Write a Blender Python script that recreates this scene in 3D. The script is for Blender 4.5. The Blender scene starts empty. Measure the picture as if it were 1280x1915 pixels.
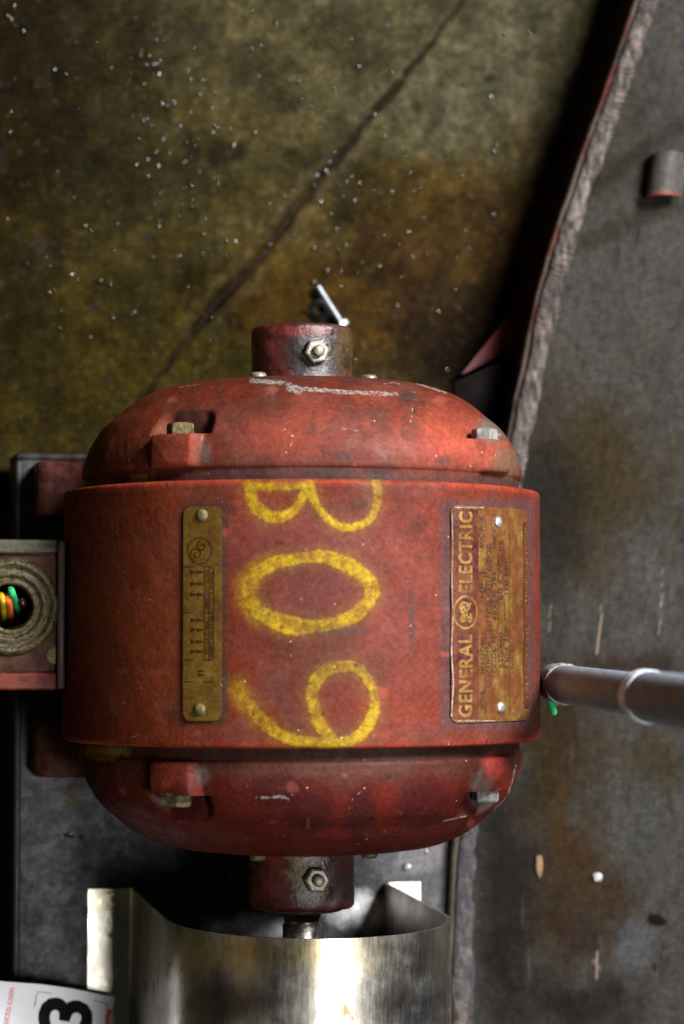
import bpy, bmesh, math, random
import numpy as np
from mathutils import Vector, Matrix
random.seed(7); rng = np.random.default_rng(7)
S = bpy.context.scene
C = S.collection
rad = math.radians

# ------------------------------------------------------------------ camera
ZA = 0.18                      # height of the motor axis above the floor
D, F, ROLL = 1.28, 4708.0, rad(12)   # camera distance, focal length in photo pixels, view from the left of vertical
f0 = Vector((math.sin(ROLL), 0, -math.cos(ROLL))); up0 = Vector((0, 1, 0)); r0 = f0.cross(up0)
fwd = (f0 + r0*(75/F) + up0*(237.5/F)).normalized()
rgt = fwd.cross(up0).normalized(); upv = rgt.cross(fwd).normalized()
CAMP = Vector((0, 0, ZA)) - f0*D
cam = bpy.data.cameras.new('camera'); camo = bpy.data.objects.new('camera', cam); C.objects.link(camo)
camo.matrix_world = Matrix.Translation(CAMP) @ Matrix((rgt, upv, -fwd)).transposed().to_4x4()
cam.sensor_fit = 'VERTICAL'; cam.sensor_height = 24; cam.lens = F/1915*24
cam.clip_start = .05; cam.clip_end = 50
cam.dof.use_dof = True; cam.dof.focus_distance = 1.23; cam.dof.aperture_fstop = 4.3
S.camera = camo
# ------------------------------------------------------------------ light
S.view_settings.view_transform = 'Standard'; S.view_settings.look = 'None'
S.view_settings.exposure = 0; S.view_settings.gamma = 1
W = bpy.data.worlds.new('World'); S.world = W; W.use_nodes = True
bg = W.node_tree.nodes['Background']; bg.inputs[0].default_value = (.78, .90, 1, 1); bg.inputs[1].default_value = .024
def lamp(name, loc, tgt, sx, sy, power, col):
    l = bpy.data.lights.new(name, 'AREA'); l.shape = 'RECTANGLE'; l.size = sx; l.size_y = sy
    l.energy = power; l.color = col
    o = bpy.data.objects.new(name, l); C.objects.link(o); o.location = loc
    o.rotation_euler = (Vector(tgt)-Vector(loc)).to_track_quat('-Z', 'Y').to_euler()
lamp('key_lamp', (1.06, 1.16, 1.98), (0.05, 0, .15), .72, .72, 222, (1, .98, .99))
lamp('ceiling_lamp', (.50, -.75, 2.5), (0, 0, .15), .26, 1.1, 46, (1, .98, .95))
lamp('warm_lamp', (-2.2, .2, 1.3), (0, 0, .2), .8, .8, 2.0, (1, .74, .40))
S.cycles.use_denoising = True
S.cycles.sample_clamp_indirect = 6

# ------------------------------------------------------------------ helpers
def P(px, py, z):
    "world point where the sight line of a photo pixel meets height z (z relative to the motor axis)"
    d = fwd*F + rgt*(px-640) - upv*(py-957.5)
    k = (z+ZA-CAMP.z)/d.z
    return CAMP + d*k
def Pd(px, py, depth):
    d = fwd + rgt*((px-640)/F) - upv*((py-957.5)/F)
    return CAMP + d*depth
def shell_hit(px, py, R=.1207):
    d = (fwd*F + rgt*(px-640) - upv*(py-957.5)).normalized()
    o = CAMP - Vector((0, 0, ZA))
    a = d.x**2+d.z**2; b = o.x*d.x+o.z*d.z; c = o.x**2+o.z**2-R*R
    k = (-b-math.sqrt(max(0, b*b-a*c)))/a
    p = o+d*k
    return math.atan2(p.x, p.z), p.y
def proj(v):
    v = np.asarray(v, float) - np.array(CAMP)
    w = v@np.array(fwd)
    return 640+F*(v@np.array(rgt))/w, 957.5-F*(v@np.array(upv))/w
def smooth(a, b, x):
    t = np.clip((x-a)/(b-a), 0, 1); return t*t*(3-2*t)
_tab = rng.random(4096)
def vnoise(x, y):
    xi = np.floor(x).astype(int); yi = np.floor(y).astype(int); fx = x-xi; fy = y-yi
    fx = fx*fx*(3-2*fx); fy = fy*fy*(3-2*fy)
    h = lambda i, j: _tab[((i*374761393+j*668265263) ^ ((i*374761393+j*668265263) >> 13)) & 4095]
    return (h(xi, yi)*(1-fx)+h(xi+1, yi)*fx)*(1-fy)+(h(xi, yi+1)*(1-fx)+h(xi+1, yi+1)*fx)*fy
def fbm(x, y, s, o=4):
    x = x/s; y = y/s; r = 0; a = .5
    for k in range(o):
        r = r+a*vnoise(x+k*17.3, y-k*9.1); x = x*2.03; y = y*2.03; a *= .5
    return r/(1-.5**o)          # 0..1
def segdist(px, py, pts):
    d = np.full(px.shape, 1e9)
    for (ax, ay), (bx, by) in zip(pts[:-1], pts[1:]):
        vx, vy = bx-ax, by-ay; L = vx*vx+vy*vy+1e-9
        t = np.clip(((px-ax)*vx+(py-ay)*vy)/L, 0, 1)
        d = np.minimum(d, np.hypot(px-ax-t*vx, py-ay-t*vy))
    return d
def lin(c):
    c = np.array(c, float)/255; return np.where(c < .04045, c/12.92, ((c+.055)/1.055)**2.4)
def tint_patch(c, px, py, x, y, rx, ry, col, s=1., nz=.5, rot=0, soft=.5, ns=60):
    "lay an irregular patch of colour over a tint array"
    a = rad(rot); dx = px-x; dy = py-y
    d = np.hypot((dx*math.cos(a)+dy*math.sin(a))/rx, (-dx*math.sin(a)+dy*math.cos(a))/ry)
    d = d+(fbm(px+x, py+y, ns)-.5)*2*nz
    m = (1-smooth(1-soft, 1+soft*.4, d))*s
    return c*(1-m[:, None])+np.array(col)*m[:, None]

def mk(name, v, f, mat, parent=None, flat=False, attrs=None, mats=None):
    v = np.asarray(v, float).copy(); v = v.reshape(-1, 3)
    base = wloc(parent) if parent else Vector((0, 0, 0))
    me = bpy.data.meshes.new(name)
    v = v-np.array(base)
    f = np.asarray(f) if not isinstance(f, list) else f
    if isinstance(f, np.ndarray):
        n = len(f); k = f.shape[1]
        me.vertices.add(len(v)); me.vertices.foreach_set('co', v.astype(np.float32).ravel())
        me.loops.add(n*k); me.loops.foreach_set('vertex_index', f.astype(np.int32).ravel())
        me.polygons.add(n); me.polygons.foreach_set('loop_start', np.arange(0, n*k, k, dtype=np.int32))
        me.update(calc_edges=True)
    else:
        me.from_pydata(v.tolist(), [], f)
    me.validate()
    me.polygons.foreach_set('use_smooth', [not flat]*len(me.polygons))
    for k, a in (attrs or {}).items():
        a = np.asarray(a, np.float32)
        if a.ndim == 2:
            at = me.attributes.new(k, 'FLOAT_COLOR', 'POINT'); b = np.ones((len(a), 4), np.float32); b[:, :3] = a
            at.data.foreach_set('color', b.ravel())
        else:
            me.attributes.new(k, 'FLOAT', 'POINT').data.foreach_set('value', a)
    if mat: me.materials.append(mat)
    o = bpy.data.objects.new(name, me); C.objects.link(o)
    if parent: o.parent = parent
    return o
def wloc(o):
    l = Vector((0, 0, 0))
    while o: l = l+o.location; o = o.parent
    return l
def thing(name, label, cat, loc, group=None):
    o = bpy.data.objects.new(name, None); C.objects.link(o); o.location = loc; o.empty_display_size = .02
    o['label'] = label; o['category'] = cat
    if group: o['group'] = group
    return o
def tag(o, label, cat, group=None):
    o['label'] = label; o['category'] = cat
    if group: o['group'] = group
    return o
def gridf(nu, nv, wrapu=False, wrapv=False):
    "faces of a grid whose vertex index is i*nv+j"
    iu = np.arange(nu if wrapu else nu-1); jv = np.arange(nv if wrapv else nv-1)
    I, J = np.meshgrid(iu, jv, indexing='ij'); I2 = (I+1) % nu; J2 = (J+1) % nv
    return np.stack([I*nv+J, I2*nv+J, I2*nv+J2, I*nv+J2], -1).reshape(-1, 4)
def from_bm(name, bm, mat, parent=None, flat=False):
    bm.normal_update()
    v = [tuple(x.co) for x in bm.verts]; bm.verts.index_update()
    f = [[q.index for q in p.verts] for p in bm.faces]; bm.free()
    return mk(name, v, f, mat, parent, flat)
def bm_box(bm, lo, hi, bev=.001, seg=2, taper=None):
    g = bmesh.ops.create_cube(bm, size=1)['verts']
    for v in g:
        v.co = Vector([lo[i]+(v.co[i]+.5)*(hi[i]-lo[i]) for i in range(3)])
    if bev: bmesh.ops.bevel(bm, geom=list({e for v in g for e in v.link_edges}), offset=bev, segments=seg, profile=.6, affect='EDGES')
def axisframe(d):
    d = Vector(d).normalized(); a = Vector((0, 0, 1)) if abs(d.z) < .9 else Vector((0, 1, 0))
    x = d.cross(a).normalized(); return x, d.cross(x).normalized(), d
def lathe(name, o, d, prof, mat, parent=None, n=32, flat=False, jit=0):
    "turn (h, r) pairs about the axis through o along d, ends closed"
    x, y, d = axisframe(d); o = Vector(o)
    vs = []; 
    for h, r in prof:
        for k in range(n):
            a = 2*math.pi*k/n
            q = o+d*h+(x*math.cos(a)+y*math.sin(a))*(r+(random.random()-.5)*jit)
            vs.append(tuple(q))
    m = len(prof); fs = []
    for i in range(m-1):
        for k in range(n):
            fs.append([i*n+k, i*n+(k+1) % n, (i+1)*n+(k+1) % n, (i+1)*n+k])
    fs.append(list(range(n))[::-1]); fs.append([(m-1)*n+k for k in range(n)])
    bm = bmesh.new(); bv = [bm.verts.new(v) for v in vs]
    for q in fs: bm.faces.new([bv[i] for i in q])
    bmesh.ops.recalc_face_normals(bm, faces=bm.faces)
    ob = from_bm(name, bm, mat, parent, flat)
    return ob
def autosmooth(o, ang=35):
    me = o.data; bm = bmesh.new(); bm.from_mesh(me)
    for e in bm.edges:
        if len(e.link_faces) == 2 and e.calc_face_angle(0) > rad(ang): e.smooth = False
    bm.to_mesh(me); bm.free(); return o
def tube(name, pts, r, mat, parent=None, n=12, cap=True, rr=None):
    pts = [Vector(p) for p in pts]; vs = []; x = None
    for i, p in enumerate(pts):
        t = (pts[min(i+1, len(pts)-1)]-pts[max(i-1, 0)]).normalized()
        if x is None: x, y, _ = axisframe(t)
        else: x = (x-t*x.dot(t)).normalized(); y = t.cross(x)
        q = rr[i] if rr else r
        for k in range(n):
            a = 2*math.pi*k/n; vs.append(tuple(p+(x*math.cos(a)+y*math.sin(a))*q))
    fs = []
    for i in range(len(pts)-1):
        for k in range(n): fs.append([i*n+k, i*n+(k+1) % n, (i+1)*n+(k+1) % n, (i+1)*n+k])
    fs.append(list(range(n))[::-1]); fs.append([(len(pts)-1)*n+k for k in range(n)])
    return autosmooth(mk(name, vs, fs, mat, parent), 50)
def catmull(p, n=8):
    p = [np.array(q, float) for q in p]; out = []
    q = [2*p[0]-p[1]]+p+[2*p[-1]-p[-2]]
    for i in range(1, len(q)-2):
        for k in range(n):
            t = k/n; a, b, c, d = q[i-1:i+3]
            out.append(.5*((2*b)+(c-a)*t+(2*a-5*b+4*c-d)*t*t+(3*b-a-3*c+d)*t**3))
    out.append(p[-1]); return [tuple(x) for x in out]

# ------------------------------------------------------------------ materials
class Mat:
    def __init__(s, name, rough=.5, metal=0, spec=.5):
        s.m = bpy.data.materials.new(name); s.m.use_nodes = True; s.nt = s.m.node_tree
        s.b = s.nt.nodes['Principled BSDF']; s.L = s.nt.links
        s.b.inputs['Roughness'].default_value = rough; s.b.inputs['Metallic'].default_value = metal
        s.b.inputs['Specular IOR Level'].default_value = spec
        s.tc = s.nt.nodes.new('ShaderNodeTexCoord').outputs['Object']
    def put(s, sock, v):
        if isinstance(v, bpy.types.NodeSocket): s.L.new(v, sock)
        elif v is not None:
            if hasattr(sock.default_value, '__len__') and len(sock.default_value) == 4 and len(v) == 3: v = (*v, 1)
            sock.default_value = v
    def set(s, k, v): s.put(s.b.inputs[k], v); return s
    def vec(s, sc=(1, 1, 1), rot=(0, 0, 0)):
        n = s.nt.nodes.new('ShaderNodeMapping'); s.L.new(s.tc, n.inputs[0])
        n.inputs['Scale'].default_value = sc; n.inputs['Rotation'].default_value = rot; return n.outputs[0]
    def noise(s, scale, det=4, ro=.55, v=None, dist=0):
        n = s.nt.nodes.new('ShaderNodeTexNoise'); s.L.new(v or s.tc, n.inputs['Vector'])
        n.inputs['Scale'].default_value = scale; n.inputs['Detail'].default_value = det
        n.inputs['Roughness'].default_value = ro; n.inputs['Distortion'].default_value = dist
        return n.outputs['Fac']
    def voro(s, scale, feat='F1', v=None, out='Distance', rnd=1):
        n = s.nt.nodes.new('ShaderNodeTexVoronoi'); n.feature = feat; s.L.new(v or s.tc, n.inputs['Vector'])
        n.inputs['Scale'].default_value = scale; n.inputs['Randomness'].default_value = rnd; return n.outputs[out]
    def math(s, op, a, b=None, clamp=False):
        n = s.nt.nodes.new('ShaderNodeMath'); n.operation = op; n.use_clamp = clamp
        s.put(n.inputs[0], a)
        if b is not None: s.put(n.inputs[1], b)
        return n.outputs[0]
    def step(s, v, a, b, lo=0., hi=1.):
        n = s.nt.nodes.new('ShaderNodeMapRange'); n.interpolation_type = 'SMOOTHSTEP'
        s.put(n.inputs['Value'], v); n.inputs['From Min'].default_value = a; n.inputs['From Max'].default_value = b
        n.inputs['To Min'].default_value = lo; n.inputs['To Max'].default_value = hi; return n.outputs[0]
    def mix(s, fac, a, b, mode='MIX'):
        n = s.nt.nodes.new('ShaderNodeMix'); n.data_type = 'RGBA'; n.blend_type = mode
        s.put(n.inputs[0], fac); s.put(n.inputs[6], a); s.put(n.inputs[7], b); return n.outputs[2]
    def attr(s, name, col=False):
        n = s.nt.nodes.new('ShaderNodeAttribute'); n.attribute_name = name; return n.outputs['Color' if col else 'Fac']
    def sep(s, c):
        n = s.nt.nodes.new('ShaderNodeSeparateColor'); s.L.new(c, n.inputs[0]); return n.outputs
    def bump(s, h, strength=.5, dist=.001, nrm=None):
        n = s.nt.nodes.new('ShaderNodeBump'); s.put(n.inputs['Height'], h)
        n.inputs['Strength'].default_value = strength; n.inputs['Distance'].default_value = dist
        if nrm: s.L.new(nrm, n.inputs['Normal'])
        s.L.new(n.outputs[0], s.b.inputs['Normal']); return n.outputs[0]
    def grain(s, c, scale, amt=.35, det=5):
        "multiply by fine value noise"
        g = s.step(s.noise(scale, det, .65), .25, .75, 1-amt, 1+amt)
        n = s.nt.nodes.new('ShaderNodeVectorMath'); n.operation = 'SCALE'
        s.put(n.inputs[0], c); s.put(n.inputs['Scale'], g); return n.outputs[0]
    def specks(s, scale, size, keep, v=None):
        "sparse dots: voronoi cells whose random colour passes a threshold"
        d = s.voro(scale, v=v); r = s.sep(s.voro(scale, out='Color', v=v))[0]
        return s.math('MULTIPLY', s.step(d, size, size*.6), s.math('GREATER_THAN', r, keep))

def plain(name, col, rough=.5, metal=0, gs=400, amt=.3, bump=.2, spec=.2):
    m = Mat(name, rough, metal, spec); m.set('Base Color', m.grain((*col,), gs, amt))
    m.set('Roughness', m.step(m.noise(gs*.5, 4), .3, .7, max(0, rough-.12), min(1, rough+.12)))
    if bump: m.bump(m.noise(gs*1.5, 5), bump, .0006)
    return m.m

# painted, greasy cast iron: tint attribute carries stains, worn patches and some painted light, 'mark' the yellow paint's outline distance
def paint_mat(name, mark=False):
    m = Mat(name, .5); c = m.attr('tint', True)
    c = m.grain(c, 70, .16); c = m.grain(c, 420, .26);
    chip = m.step(m.noise(95, 8, .62), .665, .685); c = m.mix(m.math('MULTIPLY', chip, .8), c, (.030, .014, .011))
    dust = m.step(m.noise(260, 6, .75), .58, .72); c = m.mix(m.math('MULTIPLY', dust, .22), c, (.17, .11, .085)) 
    dirt = m.step(m.noise(160, 6, .7), .56, .74)
    c = m.mix(m.math('MULTIPLY', dirt, .42), c, (.021, .008, .006))
    fine = m.step(m.noise(1500, 3, .6), .62, .75)
    c = m.mix(m.math('MULTIPLY', fine, .35), c, (.02, .01, .008))
    rough = m.step(m.noise(120, 5), .3, .7, .42, .68)
    h = m.noise(900, 5, .6); h2 = m.noise(150, 4, .6)
    hh = m.math('ADD', m.math('MULTIPLY', h, .5), h2)
    if mark:
        d = m.attr('mark')                                    # px distance inside(+)/outside(-)
        n1 = m.noise(420, 5, .75); n2 = m.noise(900, 3, .6)
        fz = m.attr('fuzz')
        e = m.math('ADD', d, m.math('MULTIPLY', m.math('SUBTRACT', n1, .5), 9))
        hard = m.step(m.math('ADD', e, m.math('MULTIPLY', m.math('SUBTRACT', n2, .5), 9)), -3.5, 4.5)
        soft = m.step(m.math('ADD', d, m.math('MULTIPLY', m.math('SUBTRACT', n2, .5), 22)), -26, 14)
        soft = m.math('MULTIPLY', soft, fz)
        k = m.math('MAXIMUM', hard, soft)
        wear = m.step(m.noise(210, 6, .75), .55, .66); wear2 = m.step(m.noise(700, 4, .7), .57, .7)
        k = m.math('MULTIPLY', k, m.math('SUBTRACT', 1, m.math('MULTIPLY', wear, .85)))
        k = m.math('MULTIPLY', k, m.math('SUBTRACT', 1, m.math('MULTIPLY', wear2, .45)))
        y = m.grain(m.grain((.215, .135, .0045), 400, .45), 90, .35)
        k = m.math('MULTIPLY', k, m.step(m.noise(45, 4, .6), .32, .62, .48, .92))
        c = m.mix(k, c, y); hh = m.math('ADD', hh, m.math('MULTIPLY', hard, .25))
    scr = m.attr('scrape')
    sm = m.step(m.math('ADD', scr, m.math('MULTIPLY', m.math('SUBTRACT', m.noise(420, 5, .75), .5), 1.6)), .45, .7)
    c = m.mix(m.math('MULTIPLY', sm, .8), c, m.grain((.20, .18, .165), 600, .5))
    w = m.math('MAXIMUM', m.specks(150, .085, .955), m.specks(300, .13, .970))
    c = m.mix(w, c, (.36, .25, .15))
    ds = m.specks(130, .16, .90); c = m.mix(m.math('MULTIPLY', ds, .7), c, (.03, .012, .010))
    m.set('Base Color', c).set('Roughness', rough); m.bump(hh, .42, .0010)
    m.b.inputs['Specular IOR Level'].default_value = .09
    return m.m
M_shell = paint_mat('worn_red_paint_marked', True); M_red = paint_mat('worn_red_paint')
M_foot = plain('red_paint_dull', (.048, .013, .009), .5, gs=130, amt=.7)
M_hub = None
def hub_mat():
    m = Mat('greasy_red_hub', .35); c = m.grain(m.attr('tint', True), 120, .4)
    oil = m.step(m.noise(90, 5, .7), .48, .62); c = m.mix(m.math('MULTIPLY', oil, .6), c, (.012, .007, .006))
    m.set('Base Color', m.mix(m.specks(300, .10, .93), c, (.35, .25, .10)))
    m.set('Roughness', m.step(oil, 0, 1, .42, .22)); m.bump(m.noise(350, 5, .65), .5, .0012); return m.m
M_hub = hub_mat()
M_bolt = plain('dull_zinc', (.19, .175, .14), .5, .6, gs=900, amt=.5)
M_greybolt = plain('grey_dirty_bolt', (.15, .145, .135), .55, .2, gs=300, amt=.45, bump=.4)
M_oldbolt = plain('rusty_bolt', (.085, .068, .028), .6, .2, gs=500, amt=.7, bump=.6)
M_shaft = plain('oily_steel', (.20, .18, .17), .30, .9, gs=300, amt=.5)
M_dark = plain('black_oil', (.012, .010, .009), .4)

def metal_tint(name, rough=.45, metal=.6, gs=260, brush=None, b=.35):
    m = Mat(name, rough, metal); c = m.attr('tint', True); c = m.grain(c, gs, .30); c = m.grain(c, gs*4, .30)
    c = m.mix(m.math('MULTIPLY', m.specks(260, .12, .93), .7), c, (.02, .016, .012))
    c = m.mix(m.math('MULTIPLY', m.specks(330, .10, .965), .7), c, (.12, .11, .095))
    n = m.noise(gs*.6, 5, .65)
    if brush:
        n2 = m.noise(1, 3, .6, m.vec(brush)); c = m.mix(.22, c, m.grain(c, 1, .0)) if False else c
        n = m.math('ADD', m.math('MULTIPLY', n, .4), n2)
    scr = m.attr('scrape'); c = m.mix(scr, c, (.20, .15, .115))
    m.set('Base Color', c).set('Roughness', m.step(n, .3, .75, rough-.13, rough+.18))
    m.bump(m.math('ADD', m.noise(gs*3, 4), m.math('MULTIPLY', m.noise(gs*.35, 4), 1.2)), b, .0006)
    return m.m
M_tank = metal_tint('scaled_steel', .6, .0, 240); M_tank.node_tree.nodes['Principled BSDF'].inputs['Specular IOR Level'].default_value = .03
M_base = metal_tint('oily_dark_steel', .45, .08, 220); M_base.node_tree.nodes['Principled BSDF'].inputs['Specular IOR Level'].default_value = .10
M_weld = metal_tint('weld_metal', .5, .2, 420, b=.8); M_weld.node_tree.nodes['Principled BSDF'].inputs['Specular IOR Level'].default_value = .12
M_guard = None
def guard_mat():
    m = Mat('brushed_stainless', .3, 1.0); c = m.attr('tint', True)
    br = m.noise(1, 4, .6, m.vec((700, 90, 700)))          # polishing lines run along the sheet
    blot = m.noise(45, 5, .65)
    c = m.grain(c, 60, .20); fs = m.step(m.noise(1, 3, .6, m.vec((1800, 130, 1800))), .60, .72); c = m.mix(m.math('MULTIPLY', fs, .14), c, (.22, .20, .17)); c = m.mix(m.math('MULTIPLY', m.step(m.noise(70, 6, .7), .52, .74), .25), c, (.30, .19, .10))
    rust = m.step(m.math('ADD', m.attr('rust'), m.math('MULTIPLY', m.math('SUBTRACT', m.noise(200, 6, .7), .5), 1.1)), .42, .75)
    c = m.mix(m.math('MULTIPLY', rust, .8), c, m.grain((.30, .13, .04), 400, .5))
    pit = m.specks(110, .10, .90); c = m.mix(m.math('MULTIPLY', pit, .7), c, (.12, .09, .05))
    m.set('Base Color', c)
    r = m.math('ADD', m.step(br, .3, .7, .25, .31), m.step(blot, .4, .7, 0, .10))
    r = m.math('ADD', r, m.math('MULTIPLY', rust, .3)); m.set('Roughness', r)
    m.bump(m.math('ADD', m.math('MULTIPLY', br, .15), m.noise(22, 3)), .10, .0003)
    return m.m
M_guard = guard_mat()
def floor_mat():
    m = Mat('oily_concrete', .45); c = m.attr('tint', True)
    c = m.grain(c, 22, .30, 6); c = m.grain(c, 90, .32, 6); c = m.grain(c, 260, .36)
    c = m.mix(m.math('MULTIPLY', m.step(m.noise(38, 6, .7), .56, .70), .55), c, (.018, .014, .010))
    c = m.mix(m.math('MULTIPLY', m.specks(95, .22, .84), .75), c, (.012, .011, .010))
    c = m.mix(m.math('MULTIPLY', m.step(m.noise(260, 5, .7), .60, .72), .35), c, (.075, .068, .048))
    m.set('Base Color', c).set('Roughness', m.step(m.noise(50, 5), .35, .65, .30, .6)); m.b.inputs['Specular IOR Level'].default_value = .02
    m.bump(m.math('ADD', m.noise(160, 6, .7), m.noise(900, 4, .6)), .55, .0018)
    return m.m
M_floor = floor_mat()
M_plastic = plain('dusty_black_plastic', (.19, .215, .25), .6, gs=400, amt=.45)
M_plasticlip = plain('pale_plastic_lip', (.70, .74, .82), .45, gs=500, amt=.25)
M_green = plain('green_insulation', (.02, .30, .10), .3, gs=200, amt=.2, bump=.05)
M_orange = plain('orange_insulation', (.55, .12, .02), .3, gs=200, amt=.2, bump=.05)
M_yellow = plain('yellow_insulation', (.50, .33, .02), .3, gs=200, amt=.2, bump=.05)
M_redwire = plain('red_insulation', (.60, .08, .05), .3, gs=200, amt=.2, bump=.05)
M_paper = plain('white_card', (.84, .86, .92), .55, gs=60, amt=.03, bump=.03)
M_ink = plain('black_ink', (.006, .006, .008), .7, amt=.1, bump=0, spec=.05)
M_greyink = plain('grey_ink', (.10, .10, .13), .5, amt=.1, bump=0)
M_redink = plain('red_ink', (.75, .10, .07), .5, amt=.1, bump=0)
M_glint = plain('wet_drop', (.016, .013, .006), .05, 0, gs=300, amt=.2, bump=0, spec=.5); M_glint.node_tree.nodes['Principled BSDF'].inputs['Roughness'].default_value = .05
for l in list(M_glint.node_tree.links):
    if l.to_socket.name == 'Roughness': M_glint.node_tree.links.remove(l)
M_chrome = plain('bright_plating', (.11, .115, .12), .42, .9, gs=300, amt=.2, bump=.1)
def brass_mat(name, col, over, k0, k1):
    m = Mat(name, .4, .55); c = m.grain(m.grain(col, 80, .3), 700, .3)
    o = m.step(m.noise(75, 6, .7), k0, k1); c = m.mix(m.math('MULTIPLY', o, .8), c, over)
    g = m.step(m.noise(190, 6, .72), .56, .68); c = m.mix(m.math('MULTIPLY', g, .55), c, (.062, .052, .046))
    b = m.step(m.noise(500, 4, .7), .6, .72); c = m.mix(m.math('MULTIPLY', b, .4), c, (.02, .012, .01))
    c = m.mix(m.specks(300, .08, .96), c, (.5, .4, .3))
    m.set('Base Color', c).set('Roughness', m.step(m.noise(200, 4), .3, .7, .35, .6)); m.bump(m.noise(400, 4), .4, .0006); return m.m
M_brass = brass_mat('tarnished_brass', (.185, .100, .020), (.135, .034, .012), .37, .55)
M_brassdull = brass_mat('grimy_brass', (.125, .067, .007), (.08, .024, .008), .48, .68)
M_plum = brass_mat('plum_enamel', (.065, .015, .014), (.13, .038, .014), .37, .55)
M_legend = brass_mat('brass_lettering', (.24, .135, .032), (.13, .038, .014), .44, .64)
M_engrave = plain('engraved_dark', (.035, .018, .012), .6, bump=0)
M_darkeng = plain('engraved_brown', (.014, .006, .003), .7, bump=0, spec=.05)

# ------------------------------------------------------------------ setting: floor
ZF = -ZA
crack = catmull([(980, -140), (868, 0), (798, 92), (722, 182), (655, 268), (592, 342), (545, 402), (490, 478), (425, 548), (372, 606), (285, 722), (180, 860)], 6)
def axis_grid(a, b, step, lo, hi):
    core = np.arange(a, b, step); ext = np.array([.02, .05, .1, .2, .4, .8, 1.4])
    return np.concatenate([a-ext[::-1], core, core[-1]+ext])
gx = axis_grid(-.24, .40, .0018, 0, 0); gy = axis_grid(-.33, .52, .0018, 0, 0)
X, Y = np.meshgrid(gx, gy, indexing='ij'); v = np.stack([X.ravel(), Y.ravel(), np.zeros(X.size)], -1)
px, py = proj(v)
cd = segdist(px+(fbm(px, py, 30)-.5)*14, py+(fbm(px+99, py, 30)-.5)*14, crack)
wid = 3.4+3.6*smooth(150, 420, py)*smooth(760, 560, py)+2.5*(np.abs(py-180) < 25)
open_ = smooth(.30, .55, fbm(px, py, 70, 2))*.5+.5
dep = (1-smooth(wid*.5, wid*1.5, cd))*open_
side = (px-868)*.82+(py)*.62            # which slab
v[:, 2] = -dep*.004+(fbm(px, py, 160)-.5)*.0030+(fbm(px, py, 22, 3)-.5)*.0012
v[:, 2] += np.where(side > 0, -.0006, 0)
c = np.tile(np.array((.098, .092, .060)), (len(v), 1))
OL = (.022, .0155, .0030); DK = (.028, .024, .017); GG = (.140, .156, .175); BR = (.105, .066, .011); RB = (.085, .048, .022); LT = (.15, .14, .095)
c = tint_patch(c, px, py, 880, 120, 330, 250, GG, .9, .4, soft=.8, ns=120)
c = tint_patch(c, px, py, 540, 60, 330, 170, (.125, .125, .112), .9, .5, soft=.6, ns=90)
c = tint_patch(c, px, py, -120, 330, 470, 800, OL, .97, .35, soft=.75, ns=140)
c = tint_patch(c, px, py, 90, 60, 180, 130, (.020, .015, .005), .7, .6, soft=.6)
c = tint_patch(c, px, py, 330, 720, 420, 330, (.078, .064, .013), .9, .5, soft=.7, ns=90)
c = tint_patch(c, px, py, 760, 390, 210, 95, (.085, .062, .020), .9, .6, soft=.6, ns=70)
c = tint_patch(c, px, py, 640, 560, 260, 120, BR, .95, .5, soft=.6, ns=90)
c = tint_patch(c, px, py, 800, 560, 170, 240, RB, .8, .5, soft=.7, ns=100)
c = tint_patch(c, px, py, 930, 470, 110, 330, RB, .75, .5, soft=.8, ns=90, rot=16)
c = tint_patch(c, px, py, 850, 640, 140, 140, (.020, .014, .012), .9, .5, soft=.7)
for (x, y, r, s) in [(400, 290, 55, .9), (255, 370, 70, .6), (270, 120, 26, .6), (350, 320, 40, .7), (560, 300, 28, .7), (640, 410, 30, .5), (480, 110, 70, .45), (90, 480, 60, .5), (700, 500, 60, .5), (820, 530, 40, .7), (920, 145, 16, .8), (780, 205, 16, .6), (535, 190, 30, .5), (240, 560, 60, .4), (600, 60, 50, .5), (455, 280, 22, .6)]:
    c = tint_patch(c, px, py, x, y, r, r*.8, DK, s, .8, soft=.6, ns=28)
for (x, y, r) in [(520, 330, 60), (440, 420, 45), (570, 240, 50), (330, 240, 45), (690, 250, 40)]:
    c = tint_patch(c, px, py, x, y, r, r*.7, LT, .35, .8, soft=.8, ns=30)
big = fbm(px, py, 85, 6)[:, None]; mid = fbm(px+500, py, 17, 4)[:, None]; c = c*(.20+.9*big)*(.45+1.1*mid)*np.array((.325, .27, .130))
cm = (1-smooth(wid*.6, wid*2.0, cd))[:, None]*(.72+.28*open_[:, None]); c = c*(1-cm)+np.array((.010, .006, .003))*cm
lt = (np.exp(-((cd-wid*3.5)/7)**2)*.15)[:, None]*(np.where(py < 620, 1, 0))[:, None]; c = c+lt*np.array((.05, .04, .025))
fl = mk('concrete_floor', v, gridf(len(gx), len(gy)), M_floor, attrs={'tint': np.clip(c, 0, 1)}); fl['kind'] = 'structure'

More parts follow.
